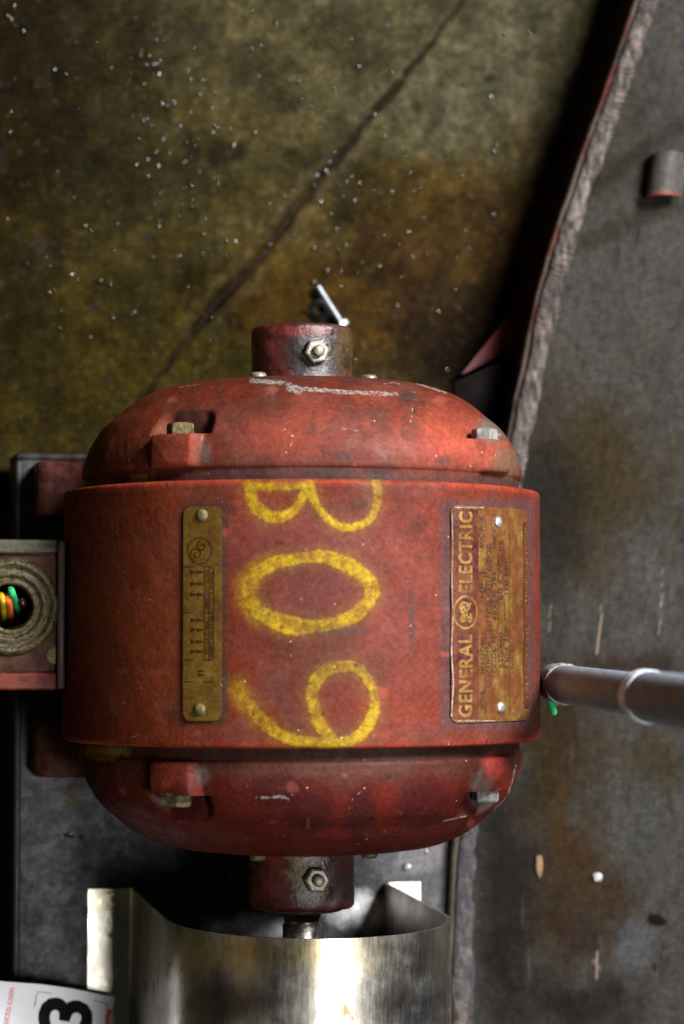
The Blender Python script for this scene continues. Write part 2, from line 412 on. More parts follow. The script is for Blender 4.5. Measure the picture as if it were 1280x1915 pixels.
# glossy metal chips and oil drops scattered on the floor, beyond counting
def chips(name, spots, mat, rmin, rmax, zfun, kind='stuff', tilt=.45, parent=None):
    vs = []; fs = []
    for (x, y, z) in spots:
        r = random.uniform(rmin, rmax); h = r*random.uniform(.15, .5); n = 7
        tx, ty = random.gauss(0, tilt), random.gauss(0, tilt)
        R = Matrix.Rotation(tx, 3, 'X') @ Matrix.Rotation(ty, 3, 'Y'); b = len(vs)
        st = random.uniform(.6, 1.5)
        for (rr, hh) in ((1, 0), (.8, .55), (.45, .9)):
            for k in range(n):
                a = 2*math.pi*k/n; q = R @ Vector((r*rr*math.cos(a)*st, r*rr*math.sin(a)/st, h*hh)); vs.append((x+q.x, y+q.y, z+q.z+r*.25))
        q = R @ Vector((0, 0, h)); vs.append((x+q.x, y+q.y, z+q.z+r*.25))
        for i in range(2):
            for k in range(n): fs.append([b+i*n+k, b+i*n+(k+1) % n, b+(i+1)*n+(k+1) % n, b+(i+1)*n+k])
        for k in range(n): fs.append([b+2*n+k, b+2*n+(k+1) % n, b+3*n])
    o = mk(name, vs, fs, mat, parent); o['kind'] = kind
    o['label'] = dict(metal_chips='tiny bright metal chips scattered on the oily floor', oil_drops='small wet oil drops beaded on the concrete floor', swarf='few bright bits of swarf on the dark base plate')[name]; o['category'] = dict(metal_chips='metal chips', oil_drops='oil drops', swarf='swarf')[name]; return o
sp = []
cl = [(255, 120, 40, 12), (290, 190, 60, 22), (370, 310, 60, 26), (410, 260, 40, 10), (620, 330, 40, 12), (330, 110, 60, 14), (540, 70, 70, 14), (100, 480, 60, 12), (260, 385, 60, 14), (420, 440, 60, 16), (640, 520, 60, 16), (570, 380, 40, 8), (720, 330, 90, 30), (860, 440, 70, 12), (720, 440, 60, 12), (790, 560, 40, 8), (680, 690, 30, 8), (430, 600, 25, 6), (30, 15, 25, 4), (200, 500, 160, 26), (250, 200, 160, 26), (560, 180, 130, 20)]
for x, y, r, n in cl:
    for k in range(int(n*.22)):
        q = P(random.gauss(x, r), random.gauss(y, r*.8), ZF); sp.append((q.x, q.y, .0006))
chips('metal_chips', sp, M_chrome, .0003, .0008, None); sp = []
for x, y, r, n in cl:
    for k in range(int(n*.55)):
        q = P(random.gauss(x, r), random.gauss(y, r*.8), ZF); sp.append((q.x, q.y, .0003))
for k in range(100):
    x, y = random.uniform(-20, 1000), random.uniform(-20, 760)
    if vnoise(np.float64(x/90), np.float64(y/90)) > .45: q = P(x, y, ZF); sp.append((q.x, q.y, .0004))
chips('oil_drops', sp, M_glint, .0005, .0013, None, tilt=.2)

# ------------------------------------------------------------------ steel tank on the right
ZE = -.118                                # height of the tank top's edge, relative to the axis
edge = catmull([(1290, -300), (1235, -150), (1188, 0), (1160, 85), (1120, 200), (1080, 312), (1048, 405), (1005, 550), (981, 660), (953, 800), (923, 960), (885, 1200), (856, 1500), (843, 1700), (838, 1915), (836, 2300), (838, 2700)], 12)
EW = np.array([tuple(P(x, y, ZE))[:2] for x, y in edge]); EW = EW[np.argsort(EW[:, 1])]
ex = lambda y: np.interp(y, EW[:, 1], EW[:, 0])
SL = .20
def tank_hit(px_, py_):
    z = ZE
    for _ in range(12):
        p = P(px_, py_, z); z = ZE+SL*(p.x-float(ex(p.y)))
    return p
t_tank = thing('steel_tank', 'grey scaled steel tank top with a thick weld bead along its curved left edge', 'steel tank', (.25, .05, 0))
ny = 620; ys = np.linspace(-.42, .55, ny)
ts = np.concatenate([np.linspace(.0105, .27, 260), [.34, .45]])
Yg, Tg = np.meshgrid(ys, ts, indexing='ij')
def tank_z(T): return ZA+ZE+SL*T
Xg = ex(Yg)+Tg; Zg = tank_z(Tg)+(fbm(Yg*1e3, Tg*1e3, 60)-.5)*.0016+(fbm(Yg*1e3, Tg*1e3, 9)-.5)*.0003
v = np.stack([Xg.ravel(), Yg.ravel(), Zg.ravel()], -1); px, py = proj(v)
G1 = lin((118, 118, 116)); c = np.tile(G1*.42, (len(v), 1))*np.array((1.04, 1, .95))
BRN = (.05, .028, .010); DKB = (.014, .011, .009); OLV = (.055, .042, .012); BLU = (.10, .115, .135); RBR = (.05, .020, .012)
c = tint_patch(c, px, py, 1130, 250, 150, 260, (.050, .048, .038), .8, .5, soft=.8, ns=80)
c = tint_patch(c, px, py, 1120, 900, 190, 220, (.052, .037, .013), .95, .5, soft=.8, ns=90)
c = tint_patch(c, px, py, 1020, 960, 90, 200, DKB, .75, .4, soft=.8)
c = tint_patch(c, px, py, 1200, 1060, 90, 130, (.095, .092, .088), .6, .6, soft=.7)
c = tint_patch(c, px, py, 1010, 1350, 100, 160, (.034, .024, .010), .9, .5, soft=.8)
c = tint_patch(c, px, py, 1080, 1560, 110, 240, (.056, .030, .008), .95, .5, soft=.8, ns=70)
c = tint_patch(c, px, py, 950, 1700, 80, 330, DKB, .9, .4, soft=.8)
c = tint_patch(c, px, py, 1160, 1530, 90, 110, (.085, .088, .082), .8, .5, soft=.7)
c = tint_patch(c, px, py, 1060, 1730, 120, 120, (.040, .026, .018), .8, .6, soft=.8)
c = tint_patch(c, px, py, 1090, 1880, 170, 70, DKB, .8, .6, soft=.8)
c = tint_patch(c, px, py, 1190, 1765, 40, 60, BLU, .7, .4, soft=.5)
c = tint_patch(c, px, py, 1240, 1430, 90, 70, OLV, .6, .6)
c = tint_patch(c, px, py, 1200, 1245, 120, 26, (.034, .018, .012), .75, .6, ns=24, soft=.8)
c = tint_patch(c, px, py, 1180, 300, 150, 22, (.022, .017, .009), .7, .6, rot=-35, soft=.8)
c = tint_patch(c, px, py, 1150, 430, 140, 18, (.028, .025, .013), .6, .6, rot=-22, soft=.8)
c = tint_patch(c, px, py, 1228, 1720, 20, 11, (.012, .007, .006), 1, .35, rot=12, soft=.15, ns=12)
c = tint_patch(c, px, py, 1224, 1809, 4, 9, (.02, .014, .012), .9, .2, soft=.2)
for k in range(110):                     # brushed streaks of dirt and small rust marks
    x, y = random.uniform(960, 1290), random.uniform(0, 1915)
    c = tint_patch(c, px, py, x, y, random.uniform(1.5, 6), random.uniform(5, 38), random.choice([DKB, RBR, (.04, .03, .02), (.12, .115, .11)]), random.uniform(.25, .7), .6, soft=.7, ns=9, rot=random.gauss(0, 6))
c = c*(.50+.5*fbm(px*1.6, py*.8, 60, 5)+.5*fbm(px*2.2, py*.6, 14, 4))[:, None]*np.array((1.03, .99, .93))*.29
scr = np.zeros(len(v))
for a, b, w, s in [((1031, 1132), (1027, 1180), 1.2, .4), ((1126, 1131), (1117, 1222), 1.4, .7), ((1238, 1125), (1231, 1188), 1.3, .75), ((1117, 1780), (1117, 1830), 1.8, .6), ((1110, 1795), (1122, 1812), 2.2, .4), ((1237, 1126), (1240, 1050), .9, .3)]:
    scr = np.maximum(scr, (1-smooth(w*.4, w*1.3, segdist(px+(fbm(px, py, 12)-.5)*3, py, [a, b])))*s)
mk('top_sheet', v, gridf(ny, len(ts)), M_tank, t_tank, attrs={'tint': c, 'scrape': scr})
# edge strip with red paint left on it, the side wall below, the weld bead
prof = [(.006, -.0075), (.0008, -.0075), (0, -.0065), (0, -.0012), (.0008, -.0002), (.0035, .0006), (.0125, .0018), (.0125, -.006)]
ysw = np.linspace(-.42, .55, 1500)
v = np.stack([np.stack([ex(ysw)+t+(fbm(ysw*1e3, ysw*0+t*3e3, 14)-.5)*.0012, ysw, ZA+ZE+z+0*ysw], -1) for t, z in prof], 1).reshape(-1, 3)
px, py = proj(v)
n3 = fbm(px, py, 40); redm = (smooth(.42, .6, n3)*smooth(820, 500, py)*smooth(-60, 80, py))[:, None]*.75
c = np.tile((.075, .060, .048), (len(v), 1)); c = c*(1-redm)+np.array((.09, .018, .013))*redm
mk('edge_strip', v, gridf(len(ysw), len(prof)), M_weld, t_tank, attrs={'tint': c, 'scrape': np.zeros(len(v))})
zs = np.linspace(ZE-.006, ZF, 12); yw = np.linspace(-.42, .55, 120)
v = np.stack([np.stack([ex(yw)+.003, yw, ZA+z+0*yw], -1) for z in zs], 1).reshape(-1, 3); px, py = proj(v)
c = np.tile((.020, .011, .009), (len(v), 1)); c = tint_patch(c, px, py, 930, 650, 60, 140, (.03, .007, .006), .8, .5)
mk('side_wall', v, gridf(120, 12), M_tank, t_tank, attrs={'tint': c, 'scrape': np.zeros(len(v))})
nb = 26; yb = np.linspace(-.42, .55, 2600); ph = np.linspace(0, math.pi, nb)
Yb, Pb = np.meshgrid(yb, ph, indexing='ij')
wv = .0066+.0012*(fbm(Yb*1e3, Yb*0, 26)-.5)*2
bowl = np.sin(Pb)
rip = (Yb*1e3/2.6+(fbm(Yb*1e3, Pb*3, 16)-.5)*5)+bowl*1.3       # crescent ripples
rp = np.abs(rip % 1-.5)*2
hh = .0021*(.75+.5*(fbm(Yb*1e3, Yb*0+7, 30)-.5))*bowl+.0007*rp*bowl**.5*smooth(.40, .60, fbm(Yb*1e3, Yb*0+3, 40))+(fbm(Yb*.5e3, Pb*6, 3)-.5)*.0014*bowl**.5+(fbm(Yb*1e3, Pb*2+40, 14)-.5)*.0010*bowl**.5
Xb = ex(Yb)+.0088-np.cos(Pb)*wv; Zb = ZA+ZE+SL*.010-.0006+hh
v = np.stack([Xb.ravel(), Yb.ravel(), Zb.ravel()], -1); px, py = proj(v)
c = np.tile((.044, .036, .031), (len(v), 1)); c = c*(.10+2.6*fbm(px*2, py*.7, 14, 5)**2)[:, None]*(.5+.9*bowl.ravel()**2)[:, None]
c = tint_patch(c, px, py, 880, 1700, 60, 300, (.032, .032, .040), .5, .7); 
mk('weld_bead', v, gridf(len(yb), nb), M_weld, t_tank, attrs={'tint': c, 'scrape': (fbm(px, py, 9, 3) > .84)*.5})
# bent lug stub standing on the tank top
lo = tank_hit(1205, 372); hi_ = tank_hit(1216, 292); ax = (hi_-lo); 
dirx = Vector((1, 0, SL)).normalized(); nrm = Vector((-SL, 0, 1)).normalized()
prof = [];  R_ = .0095
for k in range(15):
    a = math.pi*(1-.62*k/14); prof.append((R_*math.cos(a)+R_, R_*.95*math.sin(a)+.006))
prof = [(0, -.001), (0, .003)]+prof+[(prof[-1][0]+.004, prof[-1][1]-.0035), (prof[-1][0]+.008, prof[-1][1]-.0075)]
vs = []; 
for side_, rr in ((0, 0), (1, .0022)):
    pr = []
    for i, (a, b) in enumerate(prof):
        a0, b0 = prof[max(i-1, 0)]; a1, b1 = prof[min(i+1, len(prof)-1)]; l = math.hypot(a1-a0, b1-b0)
        pr.append((a+(b1-b0)/l*rr, b-(a1-a0)/l*rr))
    vs.append(pr)
loop = vs[0]+vs[1][::-1]; n = len(loop); pts = []
for j in range(9):
    for i, (a, b) in enumerate(loop):
        w = (random.random()-.5)*.0006
        pts.append(tuple(lo+ax*(j/8)*(1+.02*math.sin(i))+dirx*(a+w)+nrm*b))
fs = [[j*n+i, j*n+(i+1) % n, (j+1)*n+(i+1) % n, (j+1)*n+i] for j in range(8) for i in range(n)]+[list(range(n)), [8*n+i for i in range(n)][::-1]]
pa = np.array(pts); c = np.tile((.045, .041, .037), (len(pa), 1)); c[:n] = (.12, .03, .02); c[n-2::n] = (.13, .11, .09)
autosmooth(mk('lug', pa, fs, M_weld, t_tank, attrs={'tint': c, 'scrape': np.zeros(len(pa))}), 50)
# red painted gusset below the tank's edge
g = [P(864, 700, -.165), P(948, 595, -.165), P(985, 560, -.165), P(985, 640, -.165)]
bm = bmesh.new(); a = [bm.verts.new(q) for q in g]; b = [bm.verts.new(q-Vector((0, 0, .006))) for q in g]
bm.faces.new(a); bm.faces.new(b[::-1])
for i in range(4): bm.faces.new([a[i], b[i], b[(i+1) % 4], a[(i+1) % 4]])
bmesh.ops.recalc_face_normals(bm, faces=bm.faces)
from_bm('gusset', bm, plain('gusset_red', (.085, .011, .010), .5, gs=90, amt=.5), t_tank, True)
bm = bmesh.new()
g = [P(850, 715, -.150), P(985, 655, -.150), P(985, 850, -.150), P(860, 850, -.150)]
a = [bm.verts.new(q) for q in g]; b = [bm.verts.new(q-Vector((0, 0, .006))) for q in g]
bm.faces.new(a); bm.faces.new(b[::-1])
for i in range(4): bm.faces.new([a[i], b[i], b[(i+1) % 4], a[(i+1) % 4]])
bmesh.ops.recalc_face_normals(bm, faces=bm.faces)
from_bm('stiffener', bm, plain('stiffener_dark', (.004, .003, .003), .8, gs=90, amt=.5, spec=.02), t_tank, True)
# chips of debris on the tank top
q = tank_hit(1118, 1640); chipm = plain('white_flake', (.26, .255, .25), .6, gs=300, amt=.4)
def flake(name, x, y, rx, ry, mat, label, cat):
    q = tank_hit(x, y); bm = bmesh.new(); bmesh.ops.create_icosphere(bm, subdivisions=2, radius=1)
    for vv in bm.verts:
        k = 1+.35*(random.random()-.5); vv.co = Vector((vv.co.x*rx*k, vv.co.y*ry*k, vv.co.z*.0011*k))+q+Vector((0, 0, .0007))
    return tag(from_bm(name, bm, mat, None, True), label, cat)
flake('paint_flake', 1118, 1640, .0026, .0026, chipm, 'small white flake lying on the lower tank top', 'flake')
flake('rust_flake', 1008, 1618, .0022, .0066, plain('tan_flake', (.13, .08, .04), .7, gs=400, amt=.5), 'long tan flake lying on the brown stained tank top near the motor', 'flake')

# ------------------------------------------------------------------ base plate
t_base = thing('base_plate', 'dark oily steel base plate under the red motor', 'steel plate', (0, -.15, ZA-.139))
ZP = -.127
nx_, ny_ = 260, 560
xs = np.linspace(-.1292, .1, nx_); 
ysb = np.linspace(-.42, .0978, ny_)
Xp, Yp = np.meshgrid(xs, ysb, indexing='ij')
Xp = np.minimum(Xp, ex(Yp)+.0025*0-.0005+np.where(Xp > .09, .0, 0)); 
lim = ex(Yp)-.0008; Xp = -.1292+(np.meshgrid((xs+.1292)/(xs[-1]+.1292), ysb, indexing='ij')[0])*(lim+.1292)
Zp = ZA+ZP+(fbm(Xp*1e3, Yp*1e3, 30)-.5)*.0004
v = np.stack([Xp.ravel(), Yp.ravel(), Zp.ravel()], -1); px, py = proj(v)
c = np.tile((.060, .060, .064), (len(v), 1))
c = c*(.15+.8*fbm(px, py, 60, 6)+.8*fbm(px*1.3, py, 9, 4))[:, None]*.62
c = tint_patch(c, px, py, 110, 1620, 45, 300, (.080, .080, .084), .5, 1.2, ns=22, soft=.9)
c = tint_patch(c, px, py, 430, 1650, 200, 90, (.014, .013, .017), .9, .5, soft=.8)  # the motor's shadow on the plate, darkened into the tint
c = tint_patch(c, px, py, 135, 1490, 22, 26, (.03, .024, .008), .8, .3)
c = tint_patch(c, px, py, 470, 1735, 110, 22, (.60, .64, .70), 1, .5, ns=25, soft=.7)
c = tint_patch(c, px, py, 690, 1705, 75, 34, (.66, .66, .66), 1, .5, ns=25, soft=.7)
c = tint_patch(c, px, py, 790, 1600, 60, 40, (.085, .08, .082), .6, .6)
lx, ly = px, py
lightstreak = (fbm(px*.5, py*2, 14, 4) > .68)*1.; c = c+(lightstreak*.012)[:, None]
mk('plate', v, gridf(nx_, ny_), M_base, t_base, attrs={'tint': c*np.where(c[:, :1] > .2, .8, 1.15), 'scrape': (fbm(px, py, 5, 2) > .93)*.35*(py > 1300)})
bm = bmesh.new()
bm_box(bm, (-.1328, -.42, ZA-.17), (-.1291, .0978, ZA-.1274), .0012)
from_bm('side_flange', bm, plain('dark_flange', (.022, .020, .018), .5, .2, gs=150, amt=.6, bump=.5), t_base)
bm = bmesh.new(); bm_box(bm, (-.1328, .0980, ZA-.17), (.085, .1018, ZA-.1274), .0012)
from_bm('end_flange', bm, plain('dark_end', (.020, .018, .017), .5, .2, gs=150, amt=.6, bump=.5), t_base)
bm = bmesh.new(); bm_box(bm, (-.129, -.42, ZA-.139), (.095, .0976, ZA-.1282), 0)
from_bm('underside', bm, M_dark, t_base)
spots = []
for x, y in [(427, 1612), (400, 1663), (368, 1697), (152, 1566), (130, 1562), (430, 1640), (800, 1590), (760, 1620), (880, 1590)]:
    q = P(x, y, ZP); spots.append((q.x, q.y, q.z+.0003))
chips('swarf', spots, M_chrome, .0012, .0026, None, parent=None)

# ------------------------------------------------------------------ motor
t_mot = thing('electric_motor', 'worn red electric motor with yellow hand-painted marks and a brass nameplate', 'electric motor', (0, .0117, ZA-.127))
RS = .1207; Y0, Y1 = -.0506, .0740; YM = .0234
RED = np.array((.082, .0125, .0056)); REDH = np.array((.122, .026, .0165)); GRM = (.022, .010, .008); OLR = (.10, .030, .010)
def scuffs(px, py, sc, xr, yr, n):
    for k in range(n):
        x, y = random.uniform(*xr), random.uniform(*yr); L = random.uniform(5, 34); a = random.gauss(0, .9)+(math.pi/2 if random.random() < .3 else 0)
        w = random.uniform(.7, 1.6)
        near = np.abs(px-x)+np.abs(py-y) < 2*L+20
        d = segdist(px[near], py[near], [(x, y), (x+L*math.cos(a), y+L*math.sin(a)), (x+1.6*L*math.cos(a+.2), y+1.6*L*math.sin(a+.2))])
        sc[near] = np.maximum(sc[near], (1-smooth(w*.5, w*1.7, d))*random.uniform(.3, .6))
    return sc
def redbase(px, py):
    c = np.tile(RED, (len(px), 1))
    c = c*(.76+.48*fbm(px, py, 120, 4))[:, None]
    d = (smooth(.40, .72, fbm(px+700, py, 60, 5))*.34)[:, None]; c = c*(1-d)+np.array((.064, .032, .024))*d
    d = (smooth(.52, .78, fbm(px, py+900, 24, 5))*.40)[:, None]; c = c*(1-d)+np.array((.034, .013, .009))*d
    return c
# stator shell
pr = [(Y0, .100), (Y0, .1175), (Y0+.0004, .1196), (Y0+.0012, .1204), (Y0+.0024, RS)]+[(y, RS) for y in np.linspace(Y0+.004, Y1-.004, 130)]+[(Y1-.0024, RS), (Y1-.0012, .1204), (Y1-.0004, .1196), (Y1, .1175), (Y1, .100)]
nt = 900; th = np.linspace(0, 2*math.pi, nt, endpoint=False)
yy = np.array([p[0] for p in pr]); rr = np.array([p[1] for p in pr])
TH, YY = np.meshgrid(th, yy, indexing='ij'); RR = np.tile(rr, (nt, 1))
RR = RR+(fbm(np.cos(TH)*130+300, YY*1e3+np.sin(TH)*130, 26, 4)-.5)*.0007*(RR > .115)
v = np.stack([RR*np.sin(TH), YY, ZA+RR*np.cos(TH)], -1).reshape(-1, 3); px, py = proj(v)
front = (np.cos(TH+ROLL) > .0).ravel()
c = redbase(px, py)
c = tint_patch(c, px, py, 600, 1110, 90, 45, (0.1612, 0.0279, 0.0248), .6, .5)
c = tint_patch(c, px, py, 590, 1120, 200, 190, (.052, .0165, .012), .75, .5, soft=.9, ns=80)
c = tint_patch(c, px, py, 780, 1130, 120, 260, REDH, .5, .5, soft=.9, ns=110)
c = tint_patch(c, px, py, 250, 1150, 150, 330, (0.1054, 0.0223, 0.0062), .7, .4, soft=.9, ns=100)
c = tint_patch(c, px, py, 560, 1000, 230, 60, (0.1178, 0.0279, 0.0211), .5, .6, soft=.9)
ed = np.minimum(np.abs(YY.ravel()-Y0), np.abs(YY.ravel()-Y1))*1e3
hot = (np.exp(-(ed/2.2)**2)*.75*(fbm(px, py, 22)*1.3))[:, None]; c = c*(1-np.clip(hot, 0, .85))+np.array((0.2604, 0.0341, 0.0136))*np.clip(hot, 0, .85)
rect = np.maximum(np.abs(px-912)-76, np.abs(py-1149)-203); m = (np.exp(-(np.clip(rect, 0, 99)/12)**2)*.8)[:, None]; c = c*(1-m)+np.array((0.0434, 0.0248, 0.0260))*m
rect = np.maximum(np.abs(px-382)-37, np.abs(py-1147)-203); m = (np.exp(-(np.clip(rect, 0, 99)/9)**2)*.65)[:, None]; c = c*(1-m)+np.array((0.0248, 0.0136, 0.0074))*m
for k in range(60):
    x, y = random.uniform(150, 990), random.uniform(925, 1385)
    c = tint_patch(c, px, py, x, y, random.uniform(3, 26), random.uniform(3, 18), random.choice([GRM, GRM, (0.0620, 0.0112, 0.0099), (0.2232, 0.0434, 0.0310)]), random.uniform(.2, .55), .7, soft=.7, ns=11)
for x, y, a, b in [(415, 1040, 8, 130), (418, 1300, 10, 60), (770, 1170, 7, 60), (640, 1180, 60, 12)]: c = tint_patch(c, px, py, x, y, a, b, (0.0310, 0.0217, 0.0186), .6, .6, ns=16)
e0 = lambda x, y, rx, ry, a0=0, a1=360, n=48: [(x+rx*math.cos(rad(a0+(a1-a0)*i/n)), y+ry*math.sin(rad(a0+(a1-a0)*i/n))) for i in range(n+1)]
strokes = [(catmull([(468, 906), (472, 935), (500, 962), (532, 964), (560, 944), (577, 905)]), 13), ([(462, 905), (582, 906)], 9),
           (catmull([(577, 906), (590, 940), (614, 972), (655, 986), (690, 968), (706, 935), (703, 900)]), 12),
           (e0(580, 1107, 117, 65), 17.5),
           (catmull([(450, 1282), (462, 1315), (490, 1348), (535, 1376), (590, 1388), (640, 1386), (680, 1366), (700, 1325), (695, 1278), (668, 1250), (630, 1247), (600, 1262), (586, 1300), (592, 1345), (616, 1382)]), 14.5)]
mark = np.full(len(v), -60.)
for pts, w in strokes:
    wv_ = w*(.45+.6*fbm(px[front], py[front], 80, 2)); mark[front] = np.maximum(mark[front], wv_-segdist(px[front]+(fbm(px[front], py[front]+300, 60, 2)-.5)*12, py[front]+(fbm(px[front]+300, py[front], 60, 2)-.5)*12, pts))
fz = np.zeros(len(v)); fz[front] = np.clip(np.exp(-((px[front]-462)/40)**2)*np.exp(-((py[front]-1105)/75)**2)+np.exp(-((px[front]-445)/30)**2)*np.exp(-((py[front]-1300)/55)**2)+.22, 0, .95)
sc = np.zeros(len(v))
for a, b, w in [((690, 1010), (700, 1035), 1.2)]: sc = np.maximum(sc, (1-smooth(w*.5, w*1.5, segdist(px, py, [a, b])))*.6)
sc = scuffs(px, py, sc, (150, 990), (915, 1390), 34)
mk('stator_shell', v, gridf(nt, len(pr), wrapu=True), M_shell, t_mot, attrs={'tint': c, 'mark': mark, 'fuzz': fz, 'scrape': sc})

# end bells with bolt lugs and pockets
P0 = [(.0735, .1100), (.0775, .1100), (.0793, .1101), (.0799, .1103), (.0803, .1109), (.0812, .1114)]
P1 = [(.0825+(y-.0825)*.925, q) for y, q in catmull([(.0825, .1114), (.0884, .1106), (.098, .1072), (.1074, .1014), (.1145, .0938), (.121, .0868), (.1265, .0778), (.1303, .0672), (.1325, .0530), (.1333, .0370), (.1336, .0255), (.1336, .012)], 14)]
prf = np.array(P0+P1)
YL = .0965
def bell(sgn):
    nt = 1440; th = np.linspace(0, 2*math.pi, nt, endpoint=False)
    ys, rs = prf[:, 0], prf[:, 1]
    # extra rows at the ledge so the step is crisp
    add = [YL-.0004, YL-.0001, YL, YL+.0003]; s = np.linspace(0, 1, 10)
    ri = np.interp(add, ys[4:40], rs[4:40]); ys2 = np.concatenate([ys, add]); rs2 = np.concatenate([rs, ri])
    o = np.argsort(ys2, kind='stable'); ys2, rs2 = ys2[o], rs2[o]
    TH, Yb = np.meshgrid(th, ys2, indexing='ij'); Rb = np.tile(rs2, (nt, 1)).copy()
    lugm = np.zeros_like(Rb); pkm = np.zeros_like(Rb)
    for a in (45, 135, 225, 315):
        dt = (TH-rad(a)+math.pi) % (2*math.pi)-math.pi; t = dt*np.maximum(Rb, .08)
        lug = (1-smooth(.0100, .0156, np.abs(t)))*(Yb <= YL)*(Yb > .0806)
        target = np.maximum(Rb, .1154-.25*np.clip(.0835-Yb, 0, 1)-6*t*t-60*np.clip(Yb-(YL-.004), 0, 1)**2)
        Rb = Rb*(1-lug)+target*lug; lugm = np.maximum(lugm, lug)
        dd = np.sqrt((t/.0178)**2+(np.maximum(Yb-YL-.003, 0)/.0165)**2)
        pk = (1-smooth(.66, 1.05, dd))*(Yb > YL+.0002)
        flo = np.minimum(Rb, .0982-.10*np.clip(Yb-YL, 0, .05))
        Rb = Rb*(1-pk)+flo*pk; pkm = np.maximum(pkm, pk*(Rb < np.tile(rs2, (nt, 1))-.001))
    Rb = Rb+(fbm(np.cos(TH)*130+300+sgn*77, Yb*1e3+np.sin(TH)*130, 18, 4)-.5)*.0011*(Rb > .05)*(Rb < .2)
    Yw = Yb if sgn > 0 else YM-Yb
    v = np.stack([Rb*np.sin(TH), Yw, ZA+Rb*np.cos(TH)], -1).reshape(-1, 3); px, py = proj(v)
    c = redbase(px, py)
    groove = ((Yb < .0803).ravel()*.92)[:, None]; c = c*(1-groove)+np.array((0.0372, 0.0186, 0.0161))*groove
    m = (np.clip(pkm.ravel(), 0, 1)*.75)[:, None]; c = c*(1-m)+np.array((0.0279, 0.0161, 0.0124))*m
    m = (np.exp(-((Yb.ravel()-.0835)/.0035)**2)*fbm(px, py, 30)*.9)[:, None]; c = c*(1-m)+np.array((0.0403, 0.0186, 0.0149))*m
    lm = (lugm.ravel()*.5)[:, None]; c = c*(1-lm)+np.array((0.2046, 0.0310, 0.0161))*lm
    sc = np.zeros(len(v))
    if sgn > 0:
        c = tint_patch(c, px, py, 250, 830, 150, 130, (0.1240, 0.0223, 0.0074), .6, .4, soft=.9)
        c = c*np.array((.86, .95, 1)); c = tint_patch(c, px, py, 640, 800, 270, 70, (0.1674, 0.0360, 0.0223), .6, .6, soft=.9)
        c = tint_patch(c, px, py, 850, 830, 120, 70, (0.2108, 0.0384, 0.0211), .7, .5, soft=.9)  # brighter lit right side of the dome, painted into the tint
        c = tint_patch(c, px, py, 925, 800, 40, 35, (0.0558, 0.0527, 0.0403), .8, .6)
        c = tint_patch(c, px, py, 945, 860, 26, 30, (0.0744, 0.0527, 0.0310), .7, .5)
        c = tint_patch(c, px, py, 385, 845, 14, 26, (0.0806, 0.0527, 0.0434), .8, .4)
        for x, y, a, b, s in [(768, 745, 24, 16, .8), (770, 800, 20, 40, .5), (585, 800, 10, 16, .5), (640, 850, 40, 10, .5), (660, 790, 60, 40, .4), (500, 770, 40, 30, .35), (830, 860, 14, 10, .6), (715, 775, 30, 26, .4)]:
            c = tint_patch(c, px, py, x, y, a, b, (0.0279, 0.0186, 0.0161), s, .8, ns=14, soft=.8)
        for pts, w, s in [([(470, 712), (530, 716), (560, 726), (640, 733), (742, 737)], 4.5, .62), ([(780, 717), (835, 735)], 2, .6), ([(540, 728), (560, 733)], 6, .6), ([(640, 801), (672, 806)], 1.4, .6), ([(335, 725), (375, 718)], 1.5, .5), ([(893, 812), (935, 812)], 4, .55), ([(275, 870), (290, 880)], 2, .5), ([(500, 714), (470, 708)], 4, .5)]:
            sc = np.maximum(sc, (1-smooth(w*.5, w*1.8, segdist(px, py, pts)))*s)
        c = tint_patch(c, px, py, 268, 893, 22, 7, (0.2232, 0.1550, 0.0124), .8, .5, ns=10)
    else:
        c = c*np.array((.66, .60, .56))  # lower bell darkened in its colour, standing in for weaker light there
        c = tint_patch(c, px, py, 600, 1530, 480, 90, (.085, .0085, .0070), .6, .5, soft=.9)
        c = tint_patch(c, px, py, 600, 1440, 330, 34, (0.0558, 0.0223, 0.0161), .75, .5, soft=.9, ns=50)
        for x, y, a, b in [(580, 1520, 46, 60), (675, 1530, 34, 60), (520, 1480, 60, 40), (790, 1500, 50, 60), (900, 1500, 50, 30), (330, 1500, 46, 40)]:
            c = tint_patch(c, px, py, x, y, a, b, (.036, .0065, .006), .85, .35, ns=40, soft=.5)
        c = tint_patch(c, px, py, 925, 1435, 24, 26, (0.2604, 0.0372, 0.0310), .8, .4)
        c = tint_patch(c, px, py, 900, 1480, 30, 40, (0.0620, 0.0527, 0.0465), .6, .7, ns=20)
        c = tint_patch(c, px, py, 195, 1405, 46, 16, (0.2232, 0.1550, 0.0124), .85, .6, ns=12)
        c = tint_patch(c, px, py, 380, 1450, 16, 22, (0.0806, 0.0620, 0.0496), .7, .5)
        c = tint_patch(c, px, py, 310, 1495, 26, 10, (0.1054, 0.0930, 0.0620), .7, .7, ns=10)
        for pts, w, s in [([(480, 1492), (525, 1490), (540, 1494)], 3, .6), ([(520, 1470), (537, 1492)], 2, .5), ([(828, 1536), (872, 1526)], 1.6, .8), ([(965, 1432), (950, 1490), (915, 1525)], 2.5, .55), ([(815, 1540), (805, 1560)], 1.5, .4)]:
            sc = np.maximum(sc, (1-smooth(w*.5, w*1.8, segdist(px, py, pts)))*s)
    for k in range(26):
        x, y = random.uniform(170, 960), random.uniform(705, 900) if sgn > 0 else random.uniform(1400, 1590)
        c = tint_patch(c, px, py, x, y, random.uniform(3, 20), random.uniform(3, 12), random.choice([GRM, (0.0558, 0.0248, 0.0186), (0.2108, 0.0558, 0.0372)]), random.uniform(.2, .5), .7, soft=.7, ns=11)
    sc = scuffs(px, py, sc, (180, 950), (715, 890) if sgn > 0 else (1410, 1580), 16)
    f = gridf(nt, len(ys2), wrapu=True)
    if sgn < 0: f = f[:, ::-1]
